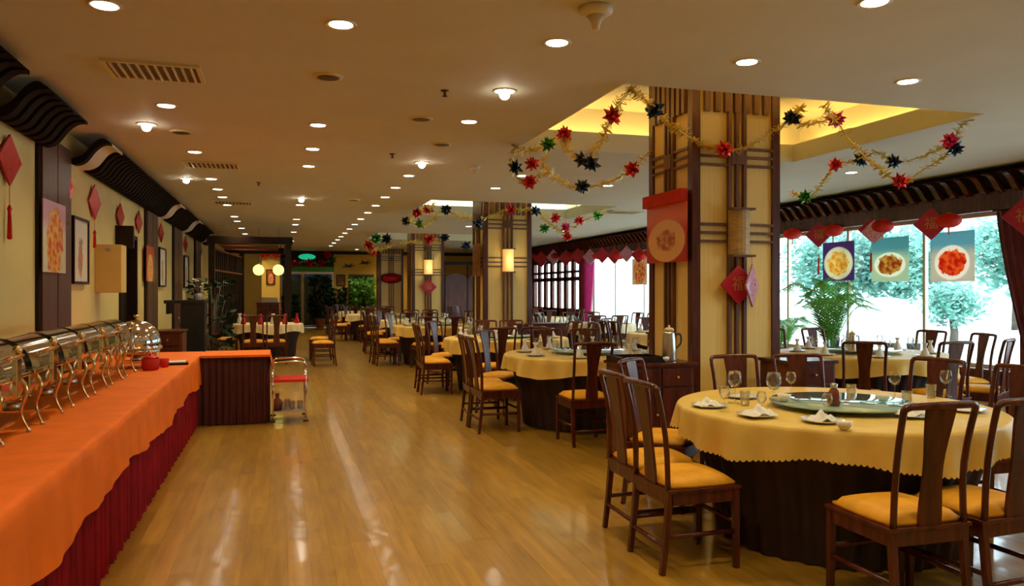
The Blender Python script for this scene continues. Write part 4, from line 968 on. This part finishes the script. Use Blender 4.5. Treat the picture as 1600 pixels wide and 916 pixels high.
def make_chafing(round_=False):
    t = thing('chafing_dish', 'polished steel chafing dish', 'chafing dish')
    L_, D = (.26, .17)
    if not round_:
        # roll-top: half cylinder along local X, trough, water pan rim
        prof = [(D*cos(a), .305+D*.98*sin(a)) for a in [R(x) for x in range(0, 181, 12)]]
        b = MB(); n = len(prof); vs = []
        for sx in (-L_, L_):
            for y, z in prof: vs.append((sx, y, z))
        b.add(vs, [(i, i+1, n+i+1, n+i) for i in range(n-1)], True)
        b.add([(-L_, y, z) for y, z in prof], [tuple(range(n))]); b.add([(L_, y, z) for y, z in prof], [tuple(range(n))[::-1]])
        b.build('roll_top_lid', M['chrome'], t)
        MB().tube(smooth_path([(-.08, -D*.93, .38), (-.08, -D*1.22, .40), (.08, -D*1.22, .40), (.08, -D*.93, .38)], 5), .009, 8).build('lid_handle', M['brass'], t)
        MB().box(-.035, .035, -D-.045, -D-.021, .21, .39).build('lid_bracket', M['chrome'], t, bevel=.004)
        MB().ball((0, -D-.035, .43), .024, 12, 8).build('knob', M['brass'], t)
        MB().box(-L_-.02, L_+.02, -D-.02, D+.02, .28, .304).build('rim', M['chrome'], t, bevel=.006)
        MB().box(-L_+.01, L_-.01, -D+.01, D-.01, .20, .2799).build('water_pan', M['chrome'], t, bevel=.01)
        legx, legy, hz = L_-.07, D, .28
        for sx in (-1, 1): MB().tube(smooth_path([(sx*(L_-.0), -.06, .33), (sx*(L_+.045), -.06, .335), (sx*(L_+.045), .06, .335), (sx*L_, .06, .33)], 4), .007, 6).build('side_handle', M['brass'], t)
    else:
        MB().shell([(.20, .20), (.205, .24), (.19, .31), (.15, .38), (.08, .43), (.001, .445)], 32).build('roll_top_lid', M['chrome'], t)
        MB().lathe([(.012, .446), (.012, .47), (.026, .475), (.026, .49), (.001, .495)], 14).build('lid_handle', M['brass'], t)
        MB().lathe([(.215, .175), (.215, .198)], 32).build('rim', M['chrome'], t)
        MB().lathe([(.08, .10), (.19, .13), (.20, .1745)], 32).build('water_pan', M['chrome'], t)
        legx, legy, hz = .14, .15, .175
    for sx in (-1, 1):
        for sy in (-1, 1):
            MB().tube(smooth_path([(sx*(legx-.01), sy*(legy-.01), hz), (sx*legx, sy*(legy+.022), hz*.75), (sx*(legx-.005), sy*(legy-.002), hz*.36), (sx*(legx+.01), sy*(legy+.03), .006)], 5), [.013]*4+[.011]*4+[.008]*4+[.007]*4, 8).build('leg', M['brass'], t)
            MB().ball((sx*(legx+.01), sy*(legy+.03), .008), .013, 10, 6).build('foot', M['chrome'], t)
    MB().box(-legx, legx, -legy+.03, -legy+.045, .045, .055).box(-legx, legx, legy-.045, legy-.03, .045, .055).build('stretcher', M['brass'], t)
    MB().lathe([(.045, .0561), (.045, .09), (.03, .099)], 16).build('burner', M['steel'], t)
    return t
ch = make_chafing(); KIDS[ch.name] = [(c, []) for c in ch.children]
CH = [3.69, 4.31, 4.94, 5.58, 6.19, 6.76, 7.35]
NM = ['nearest one, cut by the frame', 'second from the viewer', 'third from the viewer', 'fourth from the viewer', 'fifth from the viewer', 'sixth from the viewer', 'last of the long ones before the round one']
for k, y in enumerate(CH):
    if k == 0: ch.location = (-1.43, y, BZ+.002); ch.rotation_euler.z = R(90); ch['label'] = 'roll top steel chafing dish, '+NM[0]; ch['group'] = 'steel chafing dishes on the buffet'
    else: dup(ch, (-1.43, y, BZ+.002), R(90), 'roll top steel chafing dish, '+NM[k])
r_ = make_chafing(True); r_.location = (-1.30, 8.05, BZ+.002); tag(r_, 'round domed steel chafing dish at the far end of the buffet', None, 'steel chafing dishes on the buffet'); r_.scale = (1.05, 1.05, 1.0)
# items at the buffet end
t = thing('red_soup_pot', 'red pot with lid beside the round chafing dish', 'pot', (-1.13, 7.72, BZ+.002))
MB().lathe([(.06, 0), (.075, .02), (.078, .10), (.07, .105)], 22).build('pot_body', M['lantern'], t); MB().lathe([(.074, .1055), (.05, .125), (.012, .13), (.014, .15), (.001, .152)], 20).build('lid', M['redfoil'], t)
t = thing('red_cup', 'small red cup behind the red pot on the buffet', 'cup', (-1.05, 7.98, BZ+.002)); MB().lathe([(.035, 0), (.045, .08), (.04, .08), (.03, .01), (.001, .01)], 16).build('cup_body', M['lantern'], t)
t = thing('book_tray', 'dark tray holding a pale booklet near the end of the buffet', 'tray', (-1.0, 8.25, BZ+.002), R(8))
MB().box(-.13, .13, -.10, .10, 0, .02).build('tray_base', M['dark'], t); MB().box(-.10, .11, -.08, .08, .0201, .03).build('booklet', M['napkin'], t)
# stack of white plates behind the dishes
# ------------------------------------------------------------------ trolley
t = thing('service_trolley', 'chrome service trolley with red shelf beside the end table', 'trolley', (.10, 9.38, 0))
w, d = .18, .25
for sx in (-1, 1):
    for sy in (-1, 1):
        MB().tube([(sx*w, sy*d, .06), (sx*w, sy*d, .62)], .011, 8).build('upright', M['chrome'], t)
        MB().lathe([(.012, .03), (.012, -.03)], 14, Matrix.Translation((sx*w, sy*d, .03)) @ Matrix.Rotation(R(90), 4, 'Y')).build('caster', M['rubber'], t)
for sy in (-1, 1): MB().tube(smooth_path([(-w, sy*d, .62), (-w+.02, sy*d, .69), (0, sy*d, .705), (w-.02, sy*d, .69), (w, sy*d, .62)], 5), .011, 8).build('push_handle', M['chrome'], t)
MB().box(-w-.02, w+.03, -d, d, .47, .50).build('shelf', M['lantern'], t, bevel=.006); MB().box(-w, w, -d, d, .13, .15).build('shelf', M['steel'], t, bevel=.004)
for k, (x, y, lb) in enumerate(((.03, 9.25, 'upturned glass on the lower trolley shelf, left front'), (.13, 9.24, 'upturned glass on the lower trolley shelf, middle front'), (.22, 9.27, 'upturned glass on the lower trolley shelf, right front'), (.08, 9.42, 'upturned glass on the lower trolley shelf, back row'))):
    inst('tumbler', tumm, (x, y, .151), lb, 'glass')
o = MB().lathe([(.05, 0), (.055, .09), (.02, .13), (.022, .18), (.001, .18)], 16).build('dark_bottle', M['bottle'], None, (-.03, 9.27, .151)); tag(o, 'dark bottle at the left of the lower trolley shelf', 'bottle')

# ------------------------------------------------------------------ far left: black stand, plants, pavilion
t = thing('reception_stand', 'black lectern like stand with wide top beyond the buffet', 'lectern', (-1.30, 13.0, 0))
MB().box(-.15, .19, -.25, .25, 0, 1.31).build('body', M['black'], t); MB().box(-.38, .20, -.28, .28, 1.311, 1.36).build('top', M['black'], t); MB().box(-.36, -.32, -.2, .2, 1.15, 1.31).build('front_lip', M['black'], t)
def leafy(name, label, loc, h, r, n, mat, pot='clay', leaf=(.16, .05), seed=1, potr=.16, poth=.3, cat='plant'):
    t = thing(name, label, cat, loc); rn = random.Random(seed)
    MB().lathe([(potr*.7, 0), (potr, poth*.9), (potr*1.05, poth), (potr*.9, poth), (potr*.88, poth*.9), (.001, poth*.88)], 20).build('pot', M[pot], t)
    st = MB(); lf = MB()
    for k in range(max(5, n//22)):
        a = rn.uniform(0, 6.3); rr = r*rn.uniform(.2, .9); hh = h*rn.uniform(.6, 1); st.tube([(0, 0, poth*.85), (rr*.4*cos(a), rr*.4*sin(a), (poth+hh)/2), (rr*cos(a), rr*sin(a), hh)], .008, 5)
    for k in range(n):
        a = rn.uniform(0, 6.3); rr = r*math.sqrt(rn.random()); z = poth+(h-poth)*rn.random()
        p = Vector((rr*cos(a), rr*sin(a), z)); d = Vector((cos(a), sin(a), rn.uniform(-.5, .9))).normalized(); q = d.cross(Vector((rn.uniform(-1, 1), rn.uniform(-1, 1), 1))).normalized()*leaf[1]; L_ = leaf[0]*rn.uniform(.7, 1.2)
        lf.add([p, p+d*L_*.5+q, p+d*L_, p+d*L_*.5-q], [(0, 1, 2, 3)])
    st.build('stem', M['bark'], t); x = lf.build('foliage', M[mat], t); x['kind'] = 'stuff'
    return t
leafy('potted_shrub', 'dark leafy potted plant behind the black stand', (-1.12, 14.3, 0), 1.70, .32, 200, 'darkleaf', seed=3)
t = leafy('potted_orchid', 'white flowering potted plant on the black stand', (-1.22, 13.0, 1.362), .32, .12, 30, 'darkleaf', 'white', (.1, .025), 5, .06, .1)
fb = MB()
for k in range(9): fb.ball((random.uniform(-.1, .1), random.uniform(-.1, .1), random.uniform(.2, .34)), .022, 8, 5, .6)
x = fb.build('blossoms', M['white'], t); x['kind'] = 'stuff'
leafy('potted_ficus', 'bushy green potted tree before the far doorway', (3.25, 32.3, 0), 2.0, .45, 700, 'leaf', 'clay', (.2, .06), 8, .25, .5)
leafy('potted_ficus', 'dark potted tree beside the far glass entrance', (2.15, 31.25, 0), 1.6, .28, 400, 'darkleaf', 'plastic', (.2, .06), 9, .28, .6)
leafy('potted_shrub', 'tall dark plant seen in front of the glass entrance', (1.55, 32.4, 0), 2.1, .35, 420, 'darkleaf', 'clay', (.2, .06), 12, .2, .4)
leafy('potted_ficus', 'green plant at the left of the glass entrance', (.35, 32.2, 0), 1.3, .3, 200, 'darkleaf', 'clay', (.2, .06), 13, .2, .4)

sideboard(-1.62, -1.22, 11.1, 11.6, .98, 'dark cabinet standing just beyond the end of the buffet', 1)
chair(-1.55, 15.9, R(-90), 'dark chair beyond the black stand near the cream wall, nearer of two', GC); chair(-1.66, 17.3, R(-85), 'dark chair near the cream wall before the pavilion, farther of two', GC)
# pavilion: posts, beams, slatted screen, dark roof lattice
t = thing('wooden_pavilion', 'dark wooden pavilion frame with lattice screens at the far left', 'pavilion', (-1.55, 19.6, 0))
for x, y in ((0, 0), (1.74, 0), (.45, 5), (1.74, 5)): MB().box(x-.07, x+.07, y-.07, y+.07, 0, 2.62).build('post', M['dark'], t)
MB().box(-.1, 1.84, -.08, .08, 2.62, 2.80).build('beam', M['dark'], t); MB().box(.3, 1.84, 4.92, 5.08, 2.62, 2.8).build('beam', M['dark'], t)
MB().box(1.66, 1.82, .0801, 4.9199, 2.62, 2.8).build('beam', M['dark'], t)
for k in range(12): MB().box(.02, 1.5, .3+k*.38, .36+k*.38, 2.70, 2.76).build('roof_slat', M['wood2'], t)
for k in range(16):
    s = k/15; x = .05+.38*s; y = .15+4.7*s; MB().box(x-.02, x+.02, y-.07, y+.07, .1, 2.5).build('screen_slat', M['dark'], t)
for z in (.1, 2.0, 2.5): MB().tube([(.05, .1, z), (.45, 4.9, z)], .03, 4, phase=pi/4, smooth=False).build('screen_rail', M['wood2'], t)
t = thing('yellow_pillar', 'narrow yellow pillar with red hanging inside the dark pavilion', 'pillar', (-.29, 26.2, 0))
MB().box(-.3, .3, -.2, .2, 0, 3.14).build('pillar_body', M['endwall'], t); MB().box(-.32, -.28, -.22, .22, 0, 3.14).box(.28, .32, -.22, .22, 0, 3.14).build('edge_trim', M['trimw'], t)
poster((-.29, 25.98, 1.95), .22, .42, 0, 'red', 'small red framed picture on the yellow pillar', 'dark', name='framed_picture', cat='picture')
tt = thing('red_hanging_knot', 'cluster of red festive hangings on the yellow pillar', 'ornament', (-.3, 25.9, 2.72))
for k in range(3): MB().ball((-.18+.18*k, 0, .04*(k % 2)), .16, 12, 8, 1.1).build('red_bundle', M['redfoil'], tt)
for px, lb in ((404, 'glowing yellow globe lamp, left of the pair in front of the pavilion'), (435, 'glowing yellow globe lamp, right of the pair in front of the pavilion')):
    c = at_y(px, 422, 21.2); t = thing('globe_pendant', lb, 'pendant lamp', c)
    MB().ball((0, 0, 0), .14, 20, 12).build('globe', M['globe'], t); MB().lathe([(.03, .13), (.03, .17)], 10).build('cap', M['steel'], t); MB().tube([(0, 0, .17), (0, 0, ZC-c.z)], .006, 5).build('cord', M['black'], t)
sideboard(-.7, .0, 24.6, 25.2, 1.15, 'dark cabinet with steel counter things below the yellow pillar')
o = MB().box(-.25, .25, -.15, .15, 0, .16).build('steel_warmer', M['steel'], None, (-.3, 24.85, 1.151), bevel=.01); tag(o, 'steel box on the dark cabinet at the far left', 'appliance')
# red napkins on that table
for k, (dx, dy, mt) in enumerate(((-.5, -.4, 'redfoil'), (-.15, -.6, 'redfoil'), (.35, -.5, 'lantern'), (.6, -.1, 'redfoil'), (-.6, .1, 'napkin'), (.1, -.3, 'napkin'))):
    me = MB().lathe([(.05, 0), (.06, .01), (.045, .09), (.02, .17), (.045, .22), (.001, .16)], 10).mesh('folded_napkin', M[mt])
    inst('folded_napkin', me, (-.25+dx, 17.9+dy, ZT+.001), '%s napkin cone on the far left table, %s' % ('red' if mt != 'napkin' else 'white', ['left front', 'middle front', 'right front', 'right end', 'left end', 'centre'][k]), 'napkin')
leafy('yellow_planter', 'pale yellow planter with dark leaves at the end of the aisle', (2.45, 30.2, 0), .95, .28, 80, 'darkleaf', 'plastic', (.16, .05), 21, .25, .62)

# ------------------------------------------------------------------ palm by the window
def palm(loc, label, n=17, h=1.42, seed=4):
    t = thing('potted_palm', label, 'plant', loc); rn = random.Random(seed)
    MB().lathe([(.13, 0), (.18, .3), (.19, .34), (.16, .34), (.15, .3), (.001, .29)], 24).build('pot', M['clay'], t)
    for k in range(n):
        a = 2*pi*k/n+rn.uniform(-.2, .2); out = rn.uniform(.35, .75); hh = h*rn.uniform(.75, 1.1)
        P_ = smooth_path([(0, 0, .3), (out*.25*cos(a), out*.25*sin(a), .3+hh*.5), (out*.65*cos(a), out*.65*sin(a), .3+hh*.88), (out*1.15*cos(a), out*1.15*sin(a), .3+hh*.82)], 6)
        b = MB(); b.tube(P_, [.007]*len(P_), 4)
        sd = Vector((-sin(a), cos(a), 0))
        for i in range(4, len(P_)-1):
            for sgn in (-1, 1):
                for q in (0, .5):
                    p = P_[i].lerp(P_[i+1], q); tt_ = (P_[i+1]-P_[i]).normalized(); L_ = .26*(1-.5*abs(i/len(P_)-.55)*1.4)
                    e = p+(sd*sgn*.75+tt_*.75+Vector((0, 0, -.25))).normalized()*L_; w_ = tt_*.011
                    m_ = p.lerp(e, .5)+Vector((0, 0, .012)); b.add([p-w_, p+w_, m_+w_, m_-w_, e], [(0, 1, 2, 3), (3, 2, 4)])
        b.build('frond', M['leaf'], t)
palm((8.55, 10.65, 0), 'green feathery palm in a pot before the bright window')
palm((8.75, 12.2, 0), 'smaller palm in a pot close to the nearest column', 9, .8, 9)

# ------------------------------------------------------------------ outside the windows
og = struct('ground', MB().box(XR+.3, 70, -25, 75, -.32, -.22), M['paving'], 'pale paving outside the windows')
def tree(loc, h, r, label, seed, dens=900, LS=.13):
    t = thing('street_tree', label, 'tree', loc); rn = random.Random(seed)
    MB().tube([(0, 0, 0), (.05, 0, h*.3), (-.05, .05, h*.6)], [.13, .10, .05], 8).build('trunk', M['bark'], t); lf = MB()
    for k in range(dens):
        a = rn.uniform(0, 6.3); ph = math.acos(rn.uniform(-1, 1)); q = r*rn.random()**.4*(.8+.2*sin(5*a))
        p = Vector((q*sin(ph)*cos(a), q*sin(ph)*sin(a), h*.68+q*.8*cos(ph))); d = Vector((rn.uniform(-1, 1), rn.uniform(-1, 1), rn.uniform(-1, 1))).normalized(); e = d.orthogonal().normalized(); L_ = LS
        lf.add([p-d*L_, p+e*L_*.5, p+d*L_, p-e*L_*.5], [(0, 1, 2, 3)])
    x = lf.build('foliage', M['tleaf'], t); x['kind'] = 'stuff'
tree((17.6, 16.9, -.22), 2.05, .95, 'round leafy bush outside the window, below the red dish picture', 3, 1800, .09)
tree((27, 33, -.22), 4.6, 3.0, 'large pale tree outside behind the golden dumplings picture', 5, 3600, .2)
tree((28.5, 30.5, -.22), 4.4, 2.8, 'pale tree outside behind the fish dish picture', 6, 3600, .2)
tree((31, 26.5, -.22), 5.2, 2.6, 'tall pale tree farther outside toward the plum curtain', 8, 2600, .2)
tree((24, 42, -.22), 5.0, 2.8, 'tree outside seen through the far window', 7, 2400, .2)
def car(loc, rz, label):
    t = thing('parked_car', label, 'car', loc, rz)
    side = [(-2.1, .35), (-2.12, .75), (-1.9, .95), (-1.2, 1.05), (-.6, 1.48), (.9, 1.52), (1.6, 1.1), (2.05, 1.0), (2.15, .6), (2.1, .35)]
    MB().prism(side, -.85, .85, 'y').build('body', M['carpaint'], t, bevel=.05)
    MB().prism([(-1.05, 1.08), (-.55, 1.40), (.85, 1.44), (1.4, 1.12)], -.862, .862, 'y').build('side_windows', M['teal'], t)
    for x in (-1.35, 1.35):
        for y in (-.78, .78): MB().lathe([(.16, -.11), (.33, -.10), (.33, .10), (.16, .11)], 24, Matrix.Translation((x, y, .33)) @ Matrix.Rotation(R(90), 4, 'X')).build('wheel', M['rubber'], t)
car((16.4, 18.6, -.22), R(60), 'white car parked outside the bright window')
car((19, 35, -.22), R(80), 'white car parked outside the far window')
bld = thing('far_building', 'pale building across the street outside', 'building', (52, 34, -.22))
MB().box(-3, 3, -22, 22, 0, 9).build('wall', M['paving'], bld)
for k in range(12):
    for z in (1.2, 4.2, 7.0): MB().box(-3.05, -3.001, -20+k*3.5, -18+k*3.5, z, z+1.6).build('window', M['skyglass'], bld)
